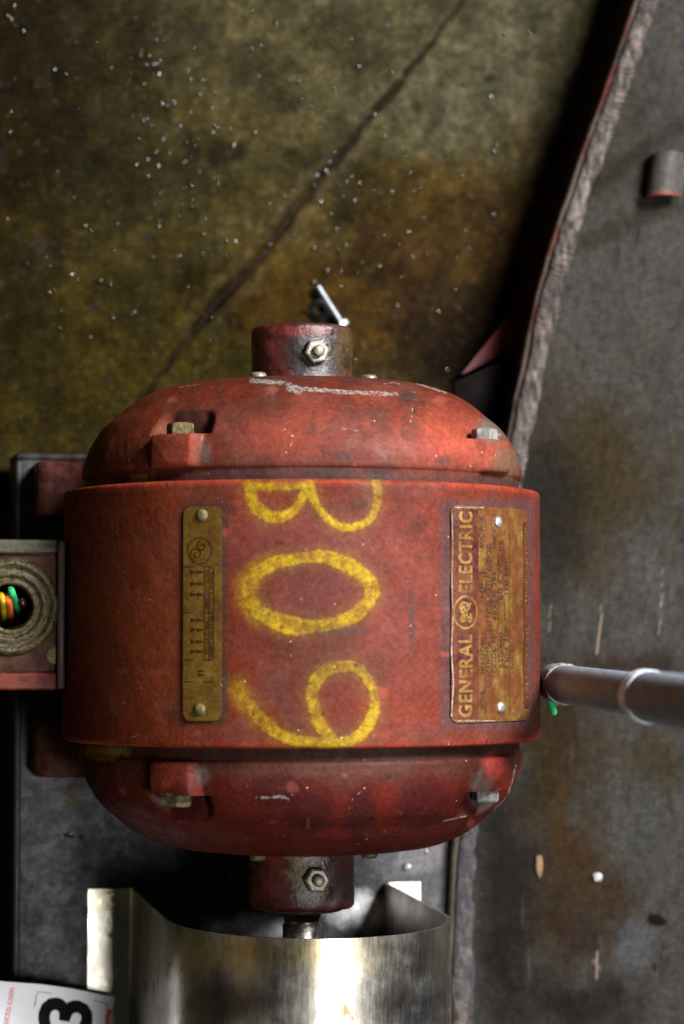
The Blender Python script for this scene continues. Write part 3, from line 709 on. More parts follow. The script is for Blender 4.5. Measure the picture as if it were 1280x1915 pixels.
    b = mk('end_bell', v, f, M_red, t_mot, attrs={'tint': c, 'scrape': sc})
    for k, a in enumerate((45, 135, 225, 315)):
        aa = rad(a); r = .1060; d = Vector((0, sgn, 0))
        yb = YL if sgn > 0 else YM-YL
        o = Vector((r*math.sin(aa), yb, ZA+r*math.cos(aa)))
        hd = hexbolt('through_bolt', o-d*.001, d, .0066, .0068, M_greybolt if (a == 45) else M_oldbolt, b)
        aa = rad(a); r = .040; yb = .1292 if sgn > 0 else YM-.1292
        lathe('cap_screw', (r*math.sin(aa), yb-sgn*.002, ZA+r*math.cos(aa)), d, [(0, .0042), (.0038, .0042), (.0050, .0034), (.0053, .001)], M_oldbolt if sgn < 0 else M_bolt, b, 20)
    return b
def hexbolt(name, o, d, r, h, mat, parent, stud=0):
    x, y, d = axisframe(d); bm = bmesh.new(); rings = []
    a0 = random.uniform(0, 1)
    for hh, rr in ((0, .98), (0, 1), (h*.82, 1), (h, .86), (h, .3)):
        rings.append([bm.verts.new(o+d*hh+(x*math.cos(a0+k*math.pi/3)+y*math.sin(a0+k*math.pi/3))*r*rr) for k in range(6)])
    for A, B in zip(rings[:-1], rings[1:]):
        for k in range(6): bm.faces.new([A[k], A[(k+1) % 6], B[(k+1) % 6], B[k]])
    bm.faces.new(rings[-1]); bm.faces.new(rings[0][::-1])
    bmesh.ops.recalc_face_normals(bm, faces=bm.faces)
    bmesh.ops.bevel(bm, geom=[e for e in bm.edges if e.calc_length() > r*.4], offset=r*.05, segments=1, affect='EDGES')
    return from_bm(name, bm, mat, parent, True)
bell(1); bell(-1)

# bearing hubs with a grease plug each
def hub(sgn):
    yw = (lambda y: y) if sgn > 0 else (lambda y: YM-y)
    rh = .0258 if sgn > 0 else .0266
    pr = [(.1285, rh+.0022), (.1302, rh+.0005), (.1320, rh)]+[(y, rh) for y in np.linspace(.134, .156, 22)]+[(.1575, rh-.0006), (.1585, rh-.0016), (.1588, rh-.003), (.1586, .010), (.1586, .0005)]
    nt = 200; th = np.linspace(0, 2*math.pi, nt, endpoint=False)
    TH, Yh = np.meshgrid(th, [p[0] for p in pr], indexing='ij'); Rh = np.tile([p[1] for p in pr], (nt, 1))
    Rh = Rh+(fbm(np.cos(TH)*40+99, Yh*1e3+np.sin(TH)*40, 8)-.5)*.0008*(Rh > .012)
    v = np.stack([Rh*np.sin(TH), yw(Yh), ZA+Rh*np.cos(TH)], -1).reshape(-1, 3); px, py = proj(v)
    c = np.tile((.085, .011, .009), (len(v), 1))
    if sgn > 0:
        c = tint_patch(c, px, py, 592, 660, 88, 90, (.011, .008, .008), .99, .35, soft=.6, ns=30)
        c = tint_patch(c, px, py, 650, 650, 30, 70, (.042, .026, .008), .95, .3, soft=.7)  # olive reflection on the hub's right side, painted into its tint
        c = tint_patch(c, px, py, 560, 618, 60, 12, (.10, .014, .012), .8, .4)
    else:
        c = tint_patch(c, px, py, 615, 1650, 100, 90, (.022, .014, .012), .95, .4, soft=.7, ns=30)
        c = tint_patch(c, px, py, 555, 1625, 26, 40, (.10, .07, .03), .7, .8, ns=9)
        c = tint_patch(c, px, py, 500, 1680, 40, 30, (.12, .02, .016), .6, .4)
        c = tint_patch(c, px, py, 570, 1672, 30, 16, (.10, .085, .075), .7, .7, ns=9)
    f = gridf(nt, len(pr), wrapu=True)
    h = mk('bearing_hub', v, f if sgn > 0 else f[:, ::-1], M_hub, t_mot, attrs={'tint': c})
    y = .1435 if sgn > 0 else YM-.1425
    th = rad(3); d = Vector((math.sin(th), 0, math.cos(th))); o = Vector((0, y, ZA))+d*(rh-.001)
    hexbolt('grease_plug', o, d, .0066, .0055, M_bolt, h)
    lathe('plug_stud', o+d*.004, d, [(0, .0030), (.0040, .0030), (.0048, .0024), (.0049, .0005)], M_bolt, h, 18)
hub(1); hub(-1)
ye = YM-.1586
lathe('shaft_seal', (0, ye+.001, ZA), (0, -1, 0), [(0, .0205), (.0022, .0205), (.0026, .0195), (.0026, .010)], M_bolt, t_mot, 64)
lathe('shaft', (0, ye+.002, ZA), (0, -1, 0), [(0, .0096), (.007, .0096), (.0075, .0088), (.010, .0088), (.0105, .0096), (.12, .0096)], M_shaft, t_mot, 48)

# mounting feet
for sx in (-1, 1):
    for (ya, yb) in ((.0655, .0962), (-.0742, -.0435)):
        bm = bmesh.new()
        pts = [(-.1235, -.127), (-.1235, -.108), (-.119, -.104), (-.100, -.100), (-.080, -.080), (-.075, -.060), (-.055, -.070), (-.055, -.127)]
        a = [bm.verts.new((sx*-x, ya, ZA+z)) for x, z in pts]; b = [bm.verts.new((sx*-x, yb, ZA+z)) for x, z in pts]
        bm.faces.new(a); bm.faces.new(b[::-1])
        for i in range(len(pts)): bm.faces.new([a[i], b[i], b[(i+1) % len(pts)], a[(i+1) % len(pts)]])
        bmesh.ops.recalc_face_normals(bm, faces=bm.faces)
        bmesh.ops.bevel(bm, geom=list(bm.edges), offset=.0024, segments=3, profile=.6, affect='EDGES')
        from_bm('mounting_foot', bm, M_foot, t_mot)

# plates wrapped on the shell; local u along +Y, v towards the left (-theta)
def plate_map(th0, y0, h): 
    def f(u, v, dh=0):
        th = th0-v/RS; r = RS+h+dh
        return (r*math.sin(th), y0+u, ZA+r*math.cos(th))
    return f
def curved_sheet(name, x0, x1, ya, yb, h, thick, rc, mat, parent, wob=0):
    "rounded rectangle given by photo pixels, bent round the shell"
    ta, _ = shell_hit(x0, (ya+yb)/2); tb, _ = shell_hit(x1, (ya+yb)/2)
    yt = shell_hit((x0+x1)/2, ya)[1]; yb_ = shell_hit((x0+x1)/2, yb)[1]
    Wd = (tb-ta)*RS; Lg = yt-yb_
    mp = plate_map(tb, yb_, h)
    nu, nv = 60, 22; vs = []; fs = []
    for lay in (0, 1):
        for i in range(nu+1):
            for j in range(nv+1):
                u, w = Lg*i/nu, Wd*j/nv
                # pull corners in
                du = min(u, Lg-u); dv = min(w, Wd-w)
                if du < rc and dv < rc:
                    k = math.hypot(rc-du, rc-dv)
                    m_ = max(rc-du, rc-dv)
                    if k > 1e-9:
                        s = m_/k if k > 0 else 1
                        cu = rc if u < Lg/2 else Lg-rc; cv = rc if w < Wd/2 else Wd-rc
                        u = cu+(u-cu)*s; w = cv+(w-cv)*s
                wb = wob*math.sin(u*180+w*60)*math.sin(w*110+1)
                vs.append(mp(u, w, (0 if lay == 0 else thick)+wb))
    K = (nu+1)*(nv+1)
    for i in range(nu):
        for j in range(nv):
            q = [i*(nv+1)+j, (i+1)*(nv+1)+j, (i+1)*(nv+1)+j+1, i*(nv+1)+j+1]
            fs.append([K+a for a in q]); fs.append(q[::-1])
    ring = [(i, 0) for i in range(nu)]+[(nu, j) for j in range(nv)]+[(i, nv) for i in range(nu, 0, -1)]+[(0, j) for j in range(nv, 0, -1)]
    ids = [i*(nv+1)+j for i, j in ring]
    for a, b in zip(ids, ids[1:]+ids[:1]): fs.append([a, b, K+b, K+a])
    bm = bmesh.new(); bv = [bm.verts.new(p) for p in vs]
    for q in fs:
        try: bm.faces.new([bv[i] for i in q])
        except ValueError: pass
    bmesh.ops.recalc_face_normals(bm, faces=bm.faces)
    o = autosmooth(from_bm(name, bm, mat, parent), 50)
    return o, mp, Lg, Wd, tb, yb_
def text_mesh(s, size, bold=0, align='CENTER', spacing=1):
    cu = bpy.data.curves.new('t', 'FONT'); cu.body = s; cu.size = size; cu.align_x = align; cu.align_y = 'CENTER'
    cu.offset = bold; cu.space_character = spacing; cu.resolution_u = 3
    o = bpy.data.objects.new('t', cu); C.objects.link(o)
    dg = bpy.context.evaluated_depsgraph_get(); dg.update()
    me = bpy.data.meshes.new_from_object(o.evaluated_get(dg))
    V = [tuple(x.co) for x in me.vertices]; Fc = [list(p.vertices) for p in me.polygons]
    bpy.data.objects.remove(o); bpy.data.meshes.remove(me); bpy.data.curves.remove(cu)
    return V, Fc
def ribbon(pts, w, closed=False):
    pts = [np.array(p, float)[:2] for p in pts]; V = []; Fc = []; n = len(pts)
    for i, p in enumerate(pts):
        a = pts[(i-1) % n] if (closed or i > 0) else p; b = pts[(i+1) % n] if (closed or i < n-1) else p
        t = b-a; t = t/(np.linalg.norm(t)+1e-12); nn = np.array((-t[1], t[0])); ww = w[i] if hasattr(w, '__len__') else w
        V += [(*(p+nn*ww/2), 0), (*(p-nn*ww/2), 0)]
    for i in range(n if closed else n-1):
        j = (i+1) % n; Fc.append([2*i, 2*i+1, 2*j+1, 2*j])
    return V, Fc
def stick(name, geo, fn, mat, parent):
    "lay flat geometry (list of (verts, faces)) onto a surface through fn(x, y)"
    V = []; Fc = []
    for v_, f_ in geo:
        b = len(V); V += [fn(q[0], q[1]) for q in v_]; Fc += [[b+i for i in q] for q in f_]
    return mk(name, V, Fc, mat, parent, True)
def fit(geo, cx, cy, w=None, h=None):
    V, Fc = geo; a = np.array(V); lo, hi = a.min(0), a.max(0); s = hi-lo
    sx = w/s[0] if w else None; sy = h/s[1] if h else None
    sx = sx or sy; sy = sy or sx
    a = (a-(lo+hi)/2)*np.array((sx, sy, 1))+np.array((cx, cy, 0)); return a.tolist(), Fc

npl, mp, Lg, Wd, tb, yb_ = curved_sheet('nameplate', 842, 986, 948, 1350, .0002, .0007, .004, M_brass, t_mot, .0003)
def uv(px_, py_):
    t, y = shell_hit(px_, py_); return y-yb_, (tb-t)*RS
def on(dh): return lambda u, v: mp(u, v, dh)
def rectuv(x0, x1, ya, yb, n=40):
    a = uv(x0, yb); b = uv(x1, ya); V = []; Fc = []
    m = 10
    for i in range(n+1):
        for j in range(m+1): V.append((a[0]+(b[0]-a[0])*i/n, a[1]+(b[1]-a[1])*j/m, 0))
    for i in range(n):
        for j in range(m): Fc.append([i*(m+1)+j, (i+1)*(m+1)+j, (i+1)*(m+1)+j+1, i*(m+1)+j+1])
    return V, Fc
def wave(u, v): return .0003*math.sin(u*180+v*60)*math.sin(v*110+1)
def onp(dh): return lambda u, v: mp(u, v, .0007+dh+wave(u, v))
stick('heading_band', [rectuv(846, 892, 953, 1345)], onp(.0002), M_plum, npl)
rim = [ribbon([uv(843.5+1.2*math.sin(y*.05), y) for y in range(1340, 957, -8)], [.0006*(.5+random.random()) for _ in range(1340, 957, -8)]), ribbon([uv(x, 949.5) for x in range(848, 905, 6)], .0005), ribbon([uv(x, 1348) for x in range(852, 930, 6)], .0004)]
stick('worn_glint_rim', rim, onp(.0003), plain('bare_rim_glint', (.20, .14, .10), .6, gs=300, amt=.9), npl)  # pale ribbon: worn edge metal with the edge's reflection put into its colour
stick('edge_band', [rectuv(977, 984, 975, 1325)], onp(.0002), M_plum, npl)
hw = lambda xa, xb: abs(uv(xb, 1150)[1]-uv(xa, 1150)[1])
def line(s, xa, xb, y_bot, y_top, bold=0, sp=1.0):
    a = uv((xa+xb)/2, y_bot); b = uv((xa+xb)/2, y_top)
    return fit(text_mesh(s, .01, bold, spacing=sp), (a[0]+b[0])/2, (a[1]+b[1])/2, abs(b[0]-a[0]), hw(xa, xb))
stick('lettering', [line('GENERAL', 855, 881, 1341, 1187, .00035, 1.15), line('ELECTRIC', 855, 881, 1108, 957, .00035, 1.15)], onp(.00035), M_legend, npl)
rows = [('MODEL', 896, 903, 1325, 1290), ('5K203D80', 897, 904, 1262, 1192), ('HP  1', 895, 905, 1118, 1070), ('40C RISE', 894, 902, 1025, 965),
        ('SERVICE FACTOR 1.15 AT RATED VOLTS AND CYCLES', 908, 915, 1285, 1016), ('CODE  N', 918, 926, 1258, 1190), ('FRAME 203', 919, 926, 1158, 1070),
        ('220/440', 931, 938, 1250, 1182), ('60 CYCLES', 930, 938, 1122, 1010), ('3 PHASE', 918, 925, 1025, 990), ('3.2/1.6  AMP', 942, 948, 1250, 1170), ('1725 RPM', 942, 948, 1110, 1050), ('NO. 271', 952, 957, 1250, 1200)]
stick('small_print', [line(s, a, b, c_, d_) for s, a, b, c_, d_ in rows], onp(.00025), M_engrave, npl)
rl = [ribbon([uv(x, 1335), uv(x, 1150), uv(x, 970)], .00022) for x in (906, 917, 928.5, 940, 950)]
stick('ruled_line', rl, onp(.0002), M_engrave, npl)
stick('edge_lettering', [line('TRI CLAD INDUCTION MOTOR', 978, 983, 1310, 985)], onp(.00035), M_legend, npl)
# round emblem: ring, four inner curls, script loops
ce = uv(868, 1145); er = abs(uv(868, 1113)[0]-uv(868, 1177)[0])/2
circ = lambda r, n=64, cx=0, cy=0: [(ce[0]+cx*er+r*er*math.cos(2*math.pi*i/n), ce[1]+cy*er+r*er*math.sin(2*math.pi*i/n)) for i in range(n)]
sq = lambda pts: [(ce[0]+x*er, ce[1]+y*er) for x, y in pts]
em = [ribbon(circ(.93), .13*er, True)]
em.append(ribbon(sq(catmull([(-.05, .10), (-.30, .38), (-.52, .30), (-.50, .05), (-.30, .02), (-.22, .20), (-.38, .22)], 8)), .12*er))
em.append(ribbon(sq(catmull([(.05, .42), (-.10, .10), (-.28, -.30), (-.45, -.48), (-.55, -.32), (-.30, -.15), (.05, -.05)], 8)), .12*er))
em.append(ribbon(sq(catmull([(.02, -.05), (.25, .12), (.20, .35), (.05, .25), (.12, -.12), (.35, -.30), (.52, -.08), (.55, .25), (.38, .38), (.30, .20), (.42, .12)], 8)), .12*er))
for k in range(4):
    a = rad(45+90*k+20); b = [(.70*math.cos(a+t)*(1-.10*i), .70*math.sin(a+t)*(1-.10*i)) for i, t in enumerate(np.linspace(-.35, .35, 7))]
    em.append(ribbon(sq(b), np.array([.03, .08, .12, .14, .12, .08, .03])*er))
stick('emblem', em, onp(.00035), M_legend, npl)
M_rivet = plain('worn_rivet', (.42, .42, .42), .4, .8, gs=600, amt=.3)
def rivet(x, y, r, parent, mat, dh=.0009):
    t, yy_ = shell_hit(x, y); d = Vector((math.sin(t), 0, math.cos(t))); o = Vector((0, yy_, ZA))+d*(RS+dh-.0003)
    lathe('rivet', o, d, [(0, r), (r*.25, r*.97), (r*.5, r*.78), (r*.66, r*.45), (r*.70, r*.1)], mat, parent, 22, jit=r*.06)
rivet(928, 976, .0029, npl, M_rivet); rivet(933, 1323, .0028, npl, M_rivet)
# narrow connection plate on the left
cpl, mp, Lg, Wd, tb, yb_ = curved_sheet('connection_plate', 345, 415, 947, 1348, .0002, .0009, .004, M_brassdull, t_mot)
onc = lambda dh: (lambda u, v: mp(u, v, .0009+dh))
w = .00042; geo = []
for y in (1060, 1146, 1234, 1275): geo.append(ribbon([uv(347, y), uv(400, y)], w))
for x in (385, 394, 402): geo.append(ribbon([uv(x, 1062), uv(x, 1233)], w*.7))
stick('ruled_line', geo, onc(.0002), M_darkeng, cpl)
geo = []
for y in (1070, 1092, 1112, 1160, 1178, 1200, 1218):
    for xa in (360, 372):
        geo.append(ribbon([uv(xa, y), uv(xa+10, y)], w*1.6)); geo.append(ribbon([uv(xa+1, y-4), uv(xa+1, y+4)], w*1.4))
for y in (1255, 1262): geo.append(ribbon([uv(372, y), uv(384, y)], w*1.6))
stick('wiring_diagram', geo, onc(.0002), M_darkeng, cpl)
stick('small_print', [line('OPEN', 387, 392, 1140, 1120), line('LOW VOLTAGE', 387, 392, 1110, 1066), line('TOGETHER', 387, 392, 1225, 1160), line('LINES', 396, 401, 1110, 1070), line('HIGH VOLTAGE', 396, 401, 1228, 1150)], onc(.0002), M_darkeng, cpl)
ce = uv(376, 1030); er = .0062; geo = []
sp_ = [(.35+.0*t, 0) for t in range(1)]
s1 = [(-.25+(.08+.052*t)*math.cos(t), .25+(.08+.052*t)*math.sin(t)) for t in np.linspace(0, 9.5, 50)]
s2 = [(.35+(.06+.045*t)*math.cos(-t+2), -.2+(.06+.045*t)*math.sin(-t+2)) for t in np.linspace(0, 8, 44)]
geo = [ribbon(sq(s1), .07*er), ribbon(sq(s2), .07*er), ribbon(circ(.98), .05*er, True)]
stick('emblem', geo, onc(.00025), M_darkeng, cpl)
rivet(380, 964, .0030, cpl, M_oldbolt); rivet(376, 1327, .0030, cpl, M_oldbolt)

# conduit box on the left side, with wires in its open hub
M_box = plain('grimy_box_paint', (.032, .013, .008), .5, gs=160, amt=.6, bump=.5, spec=.05)
M_boxedge = plain('greasy_box_edge', (.032, .028, .018), .45, gs=160, amt=.6, spec=.08)
M_boxred = plain('red_box_edge', (.065, .012, .008), .45, gs=160, amt=.6, spec=.08)
M_hubring = plain('crusted_hub', (.034, .026, .009), .4, .1, gs=420, amt=.9, bump=.9)
ZB = .012
bx = P(108, 1150, ZB).x; yt = P(50, 1008, ZB).y; yb2 = P(50, 1291, ZB).y; yi0 = P(50, 1036, ZB-.006).y; yi1 = P(50, 1257, ZB-.006).y
hc = P(20, 1135, ZB-.006); 
box = bpy.data.objects.new('conduit_box', None); C.objects.link(box); box.parent = t_mot
box.location = Vector((bx-.05, .0, ZA-.05))-wloc(t_mot)
xl = bx-.10
# face with a round hole, built as a ring of quads
def face_with_hole(name, x0, x1, y0, y1, z, c_, r, mat, parent, n=64, depth=.004):
    bm = bmesh.new(); A = []; B = []; A2 = []
    for k in range(n):
        a = 2*math.pi*k/n; ca, sa = math.cos(a), math.sin(a)
        tx = ((x1-c_.x) if ca > 0 else (x0-c_.x))/ca if abs(ca) > 1e-6 else 1e9
        ty = ((y1-c_.y) if sa > 0 else (y0-c_.y))/sa if abs(sa) > 1e-6 else 1e9
        t = min(tx, ty)
        B.append(bm.verts.new((c_.x+ca*t, c_.y+sa*t, z))); A.append(bm.verts.new((c_.x+ca*r, c_.y+sa*r, z))); A2.append(bm.verts.new((c_.x+ca*r, c_.y+sa*r, z-depth)))
    for k in range(n):
        j = (k+1) % n; bm.faces.new([A[k], B[k], B[j], A[j]]); bm.faces.new([A2[k], A[k], A[j], A2[j]])
    return from_bm(name, bm, mat, parent, True)
zb = ZA+ZB-.006
face_with_hole('box_face', xl, bx, yi1, yi0, zb, hc, .0118, M_box, box)
bm = bmesh.new(); bm_box(bm, (xl, yi0, ZA-.08), (bx, yt, ZA+ZB-.003), .0014); from_bm('upper_edge', bm, M_boxedge, box)
bm = bmesh.new(); bm_box(bm, (xl, yb2, ZA-.08), (bx, yi1, ZA+ZB-.003), .0014); from_bm('lower_edge', bm, M_boxred, box)
bm = bmesh.new(); bm_box(bm, (bx+.0002, yb2+.0004, ZA-.08), (bx+.0042, yt-.0004, ZA+ZB-.0022), .0012); from_bm('end_wall', bm, plain('box_end_dark', (.035, .018, .016), .5, gs=120, amt=.5), box)
bm = bmesh.new(); bm_box(bm, (xl+.002, yi1+.001, ZA-.06), (bx-.002, yi0-.001, ZA-.055), 0); from_bm('box_floor', bm, M_dark, box)
o = Vector((hc.x, hc.y, zb-.001))
def ringmesh(name, prof, mat, parent, n=72, jit=.0002):
    vs = []
    for h, r in prof:
        for k in range(n):
            a = 2*math.pi*k/n; q = r+(random.random()-.5)*jit*2
            vs.append((hc.x+q*math.cos(a), hc.y+q*math.sin(a), zb+h+(random.random()-.5)*jit*1.5))
    return mk(name, vs, gridf(len(prof), n, wrapv=True)[:, ::-1], mat, parent)
ringmesh('threaded_hub', [(-.02, .0108), (-.004, .0108), (.0012, .0112), (.0016, .0128), (.0006, .0136), (.0004, .0146), (.0020, .0152), (.0026, .0168), (.0014, .0180), (.0012, .0194), (.0032, .0204), (.0034, .0220), (.0018, .0236), (-.0004, .0246)], M_hubring, box)
ringmesh('hub_bore', [(-.05, .0100), (-.012, .0104), (.0004, .0107)], M_dark, box, jit=0)
def wire(x0, y0, x1, y1, z0, z1, mat, label, r=.0018):
    a = P(x0, y0, z0); b = P(x1, y1, z1); m_ = (a+b)/2+Vector((0, 0, .002))
    w_ = tube('wire', catmull([tuple(a-Vector((.001, .004, .012))), tuple(a), tuple(a+Vector((0, .0, .002))) if False else tuple(m_), tuple(b), tuple(b-Vector((0, -.003, .016)))], 6), r, mat, box, 12)
    w_['label'] = label
wire(8, 1158, 5, 1118, -.022, .004, M_yellow, 'yellow insulated wire')
wire(22, 1162, 14, 1118, -.022, .004, M_orange, 'orange insulated wire')
wire(35, 1148, 22, 1106, -.020, .007, M_green, 'green insulated wire')
wire(46, 1150, 42, 1124, -.024, .000, plain('black_wire', (.03, .012, .010), .2, amt=.2), 'black insulated wire')
# dab of yellow paint on the box face
q = P(103, 1226, ZB-.006); V = []; n = 26
for k in range(n):
    a = 2*math.pi*k/n; r = .0038*(1+.25*(random.random()-.5)); V.append((q.x+r*math.cos(a), q.y+r*1.1*math.sin(a), zb+.0003))
mk('paint_dab', V, [list(range(n))], plain('old_yellow_dab', (.07, .05, .006), .5, gs=500, amt=.7), box, True)

# ------------------------------------------------------------------ stainless coupling guard
t_g = thing('coupling_guard', 'scratched stainless steel arched guard over the motor shaft', 'shaft guard', (.003, -.28, ZA-.127))
cx, rg, zb_ = .0032, .0702, -.1266
path = [(cx-rg-.0254, zb_), (cx-rg-.0246, zb_)]+[(cx-rg-.0254+k*.0023, zb_) for k in range(1, 10)]
path += [(cx-rg-.0030*math.cos(a), zb_+.0030-.0030*math.sin(a)) if False else (cx-rg-.003+.003*math.sin(a), zb_+.003-.003*math.cos(a)) for a in np.linspace(0, math.pi/2, 7)]
path += [(cx-rg, z) for z in np.linspace(zb_+.008, -.002, 16)]
nang = 110
path += [(cx-rg*math.cos(a), rg*math.sin(a)) for a in np.linspace(0, math.pi, nang)]
path += [(cx+rg, z) for z in np.linspace(-.002, zb_+.008, 16)]
path += [(cx+rg+.003-.003*math.cos(a), zb_+.003-.003*math.sin(a)) for a in np.linspace(0, math.pi/2, 7)]
path += [(cx+rg+.003+k*.0023, zb_) for k in range(1, 9)]
pa = np.array(path); tg = np.gradient(pa, axis=0); tg /= np.linalg.norm(tg, axis=1)[:, None]
nr = np.stack([-tg[:, 1], tg[:, 0]], -1)                # outward (up) side
yl = np.concatenate([[0], np.linspace(.0006, .10, 130), np.linspace(.11, .28, 24)])
def yedge(z): return -.1362-(z+.127)/.197*.0066
outer = pa+nr*.0016; rows_ = []
G = []
for lay, pp in enumerate((outer, pa)):
    A = np.stack([np.repeat(pp[:, 0][:, None], len(yl), 1), yedge(pp[:, 1])[:, None]-yl[None], ZA+np.repeat(pp[:, 1][:, None], len(yl), 1)], -1)
    if True:
        A[..., 2] += (fbm(A[..., 0]*1e3, A[..., 1]*1e3, 45, 2)-.5)*.0010; A[..., 0] += (fbm(A[..., 2]*1e3, A[..., 1]*1e3, 45, 2)-.5)*.0012*(np.abs(nr[:, 0])[:, None])
    G.append(A.reshape(-1, 3))
n1, n2 = len(pa), len(yl); K = n1*n2
f = gridf(n1, n2); F2 = np.concatenate([f, f[:, ::-1]+K])
i = np.arange(n1-1)*n2; rim = np.stack([i, i+K, i+n2+K, i+n2], -1); 
e = np.arange(n2-1); s0 = np.stack([e, e+1, e+1+K, e+K], -1); b0 = (n1-1)*n2; s1_ = np.stack([b0+e+1, b0+e, b0+e+K, b0+e+1+K], -1)
F2 = np.concatenate([F2, rim, s0, s1_])
v = np.concatenate(G); px, py = proj(v)
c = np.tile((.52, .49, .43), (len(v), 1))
c = tint_patch(c, px, py, 500, 1785, 250, 44, (.50, .38, .17), .8, .5, ns=60, soft=1)  # yellow reflected bands painted into the steel's tint, here and on the left wall
c = tint_patch(c, px, py, 280, 1740, 36, 110, (.50, .37, .16), .7, .4, soft=.9)
c = tint_patch(c, px, py, 430, 1870, 120, 55, (.13, .11, .09), .85, .5, soft=.9, ns=40)  # dark reflected bands, then pale ones, painted into the tint
c = tint_patch(c, px, py, 770, 1880, 70, 60, (.12, .11, .11), .75, .5, soft=.8, ns=30)
c = tint_patch(c, px, py, 790, 1850, 10, 34, (.6, .6, .62), .8, .5, ns=12)
c = tint_patch(c, px, py, 790, 1895, 26, 22, (.42, .44, .48), .7, .5, ns=12)
c = tint_patch(c, px, py, 200, 1680, 50, 26, (.60, .53, .34), .6, .5)
rust = np.zeros(len(v))
for x, y, r, s in [(212, 1718, 16, .45), (209, 1749, 9, .8), (225, 1776, 6, .6), (180, 1765, 12, .35), (195, 1860, 14, .3), (645, 1890, 26, .75), (660, 1905, 14, .6), (690, 1910, 8, .5), (485, 1750, 8, .6), (265, 1790, 12, .5), (300, 1795, 16, .45), (560, 1752, 30, .4), (610, 1870, 5, .6), (600, 1830, 6, .4), (420, 1870, 30, .3)]:
    rust = np.maximum(rust, s*np.exp(-(((px-x)/r)**2+((py-y)/r)**2)))
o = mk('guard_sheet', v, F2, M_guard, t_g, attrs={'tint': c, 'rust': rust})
autosmooth(o, 40)

# ------------------------------------------------------------------ black conduit coming in from the right
A = Pd(1052, 1279, 1.268); B = Pd(1168, 1296, 1.118); dv = (B-A)
t_c = thing('electrical_conduit', 'dusty black plastic conduit leaning out to the right with bare wire ends below', 'conduit', A)
dn = dv.normalized(); x_, y_, _ = axisframe(dn); rp_ = .0096
def pipe(name, a, b, r, ri, mat, n=56, lip=.0006, jit=0):
    L = (b-a).length; prof = [(0, ri), (0, r-lip), (lip, r), (L-lip, r), (L, r-lip), (L, ri), (L*.5, ri), (0.0, ri)]
    k = 24; prof = [(0, ri), (0, r-lip), (lip, r)]+[(L*i/k, r) for i in range(1, k)]+[(L-lip, r), (L, r-lip), (L, ri), (0, ri)]
    vs = []
    for h, rr_ in prof:
        for q in range(n):
            an = 2*math.pi*q/n; vs.append(tuple(a+dn*h+(x_*math.cos(an)+y_*math.sin(an))*(rr_+(random.random()-.5)*jit)))
    o = mk(name, vs, gridf(len(prof), n, wrapv=True), mat, t_c)
    bm = bmesh.new(); bm.from_mesh(o.data); bmesh.ops.recalc_face_normals(bm, faces=bm.faces); bm.to_mesh(o.data); bm.free()
    return autosmooth(o, 50)
pipe('pipe', A, A+dv*1.8, rp_, .0078, M_plastic, jit=.00006)
pipe('end_collar', A-dn*.020, A+dn*.006, rp_+.0003, .0078, M_plastic, jit=.0001)
M_crust = plain('dusty_lip', (.22, .21, .19), .7, gs=900, amt=.6, bump=.8)
pipe('collar_rim', A+dn*.002, A+dn*.0085, rp_+.0008, rp_-.001, M_crust, jit=.0006)
pipe('sleeve', A+dv*1.36, A+dv*2.6, rp_*1.15, rp_*.99, M_plastic, jit=.00004)
pipe('sleeve_lip', A+dv*1.27, A+dv*1.37, rp_*1.20, rp_*1.0, M_plasticlip, lip=.0010)
def stubwire(p, q, mat, label, r=.0017):
    w_ = tube('wire', [tuple(p), tuple((p+q)/2+Vector((0, 0, .001))), tuple(q)], r, mat, t_c, 12); w_['label'] = label
stubwire(Pd(1027, 1298, 1.285), Pd(1036, 1333, 1.292), M_green, 'green wire end')
stubwire(Pd(1036, 1300, 1.285), Pd(1043, 1313, 1.29), M_yellow, 'yellow wire end')
stubwire(Pd(1030, 1266, 1.28), Pd(1016, 1261, 1.285), M_redwire, 'red wire end')
for sgn_, mat_, n_ in ((0, M_green, 0),):
    pass

# ------------------------------------------------------------------ paper tag
ZT = -.112
o0 = P(215, 1866, ZT); ul = (P(0, 1833, ZT)-o0); ul.z = 0
t_t = thing('paper_tag', 'white auction tag with a bold black number lying over the guard flange', 'paper tag', (o0.x-.03, o0.y-.03, ZA-.127))
ex_ = (o0-P(0, 1833, ZT)).normalized(); ey_ = Vector((ex_.y, -ex_.x, 0))      # along the top edge to the right; down the sheet
def tagpt(a, b, dh=0):
    "a metres left of the right edge, b metres down from the top edge"
    z = .010*smooth(.03, .0, np.float64(a))*0+.0022*math.sin(a*38)+.006*max(0, a-.045)/.05
    q = o0-ex_*a+ey_*(b-.0016*math.sin(min(a/.06, 1)*math.pi))
    return (q.x, q.y, ZA+ZT+z+dh)
na, nbb = 30, 26; Wt, Ht = .085, .075; V = []
for lay in (0, 1):
    for i in range(na+1):
        for j in range(nbb+1): V.append(tagpt(Wt*i/na, Ht*j/nbb, -.0004 if lay else 0))
K = (na+1)*(nbb+1); f = gridf(na+1, nbb+1)
ring = [i*(nbb+1) for i in range(na+1)]+[na*(nbb+1)+j for j in range(1, nbb+1)]+[i*(nbb+1)+nbb for i in range(na-1, -1, -1)]+[j for j in range(nbb-1, 0, -1)]
ring = np.array(ring); nx2 = np.roll(ring, -1); sd = np.stack([ring, nx2, nx2+K, ring+K], -1)
bm = bmesh.new(); bv = [bm.verts.new(p) for p in V]
for q in np.concatenate([f, f[:, ::-1]+K, sd]): bm.faces.new([bv[int(k)] for k in q])
bmesh.ops.recalc_face_normals(bm, faces=bm.faces)
autosmooth(from_bm('card', bm, M_paper, t_t), 50)
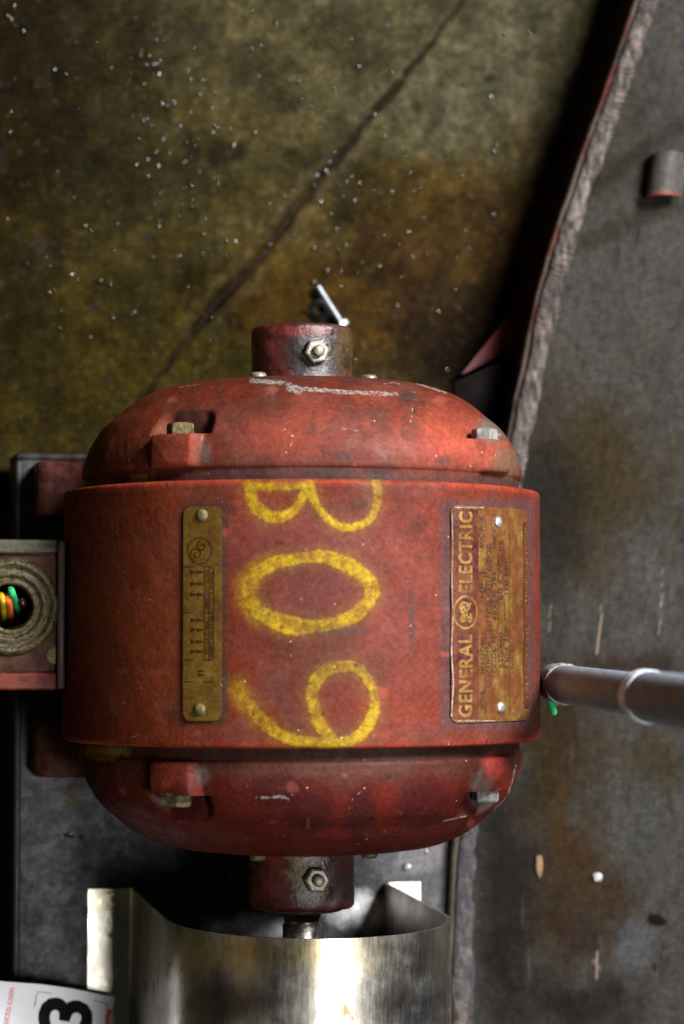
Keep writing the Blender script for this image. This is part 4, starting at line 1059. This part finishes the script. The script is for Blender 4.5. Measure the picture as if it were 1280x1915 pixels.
def tagpx(px_, py_):
    "sheet coordinates of a photo pixel"
    q = P(px_, py_, ZT)-o0; return (-q.dot(ex_), q.dot(ey_))
def tg_text(s, cx_, top, h_px, bold, mat, name, wpx=None):
    V_, F_ = text_mesh(s, 1, bold)
    a = np.array(V_); lo, hi = a.min(0), a.max(0)
    sc_ = abs(tagpx(100, 1880)[0]-tagpx(100+h_px, 1880)[0])/(hi[1]-lo[1])
    c0 = tagpx(cx_, top)
    a = (a-np.array((hi[0], (lo[1]+hi[1])/2, 0)))*sc_       # local x runs up the sheet, y to the left
    return stick(name, [([(c0[0]+y, c0[1]-x, 0) for x, y, z in a], F_)], lambda A_, B_: tagpt(A_, B_, .0003), mat, t_t)
tg_text('3', 128, 1872, 104, .035, M_ink, 'numeral')
tg_text('-aucto.com', 22, 1847, 10.5, .004, M_redink, 'web_address')
for pts in ([(95, 1862), (69, 1858), (63, 1886)], [(174, 1873), (202, 1878), (198, 1906)]):
    stick('corner_mark', [ribbon([tagpx(x, y) for x, y in pts], .0004)], lambda A_, B_: tagpt(A_, B_, .0003), M_greyink, t_t)
r1 = tagpx(218, 1890); V_ = [(.0002, r1[1], 0), (.0026, r1[1], 0), (.0026, Ht-.001, 0), (.0002, Ht-.001, 0)]
stick('red_stripe', [(V_, [[0, 1, 2, 3]])], lambda A_, B_: tagpt(A_, B_, .0003), M_redink, t_t)

# ------------------------------------------------------------------ loose bolt and washer on the floor
a = P(594, 536, ZF+.004); b = P(636, 602, ZF+.004)
t_b = thing('loose_bolt', 'small shiny loose bolt lying on the oily floor behind the motor', 'bolt', (a.x, a.y, 0))
tube('shank', [tuple(a+(b-a)*k/6) for k in range(7)], .0026, M_chrome, t_b, 14)
hexbolt('bolt_head', b, (b-a).normalized(), .0052, .004, M_chrome, t_b)
q = P(596, 580, ZF+.002)
bm = bmesh.new(); n = 32; Rn = []
tl = Matrix.Rotation(rad(50), 3, Vector((.8, -.6, 0)))
for h_, r_ in ((0, .0035), (0, .0068), (.0014, .0068), (.0014, .0035)):
    Rn.append([bm.verts.new(q+Vector((0, 0, .004))+tl @ Vector((r_*math.cos(2*math.pi*k/n), r_*math.sin(2*math.pi*k/n), h_))) for k in range(n)])
for i in range(4):
    A_, B_ = Rn[i], Rn[(i+1) % 4]
    for k in range(n): bm.faces.new([A_[k], A_[(k+1) % n], B_[(k+1) % n], B_[k]])
bmesh.ops.recalc_face_normals(bm, faces=bm.faces)
tag(autosmooth(from_bm('washer', bm, M_chrome), 40), 'shiny washer tilted against the loose bolt on the floor', 'washer')
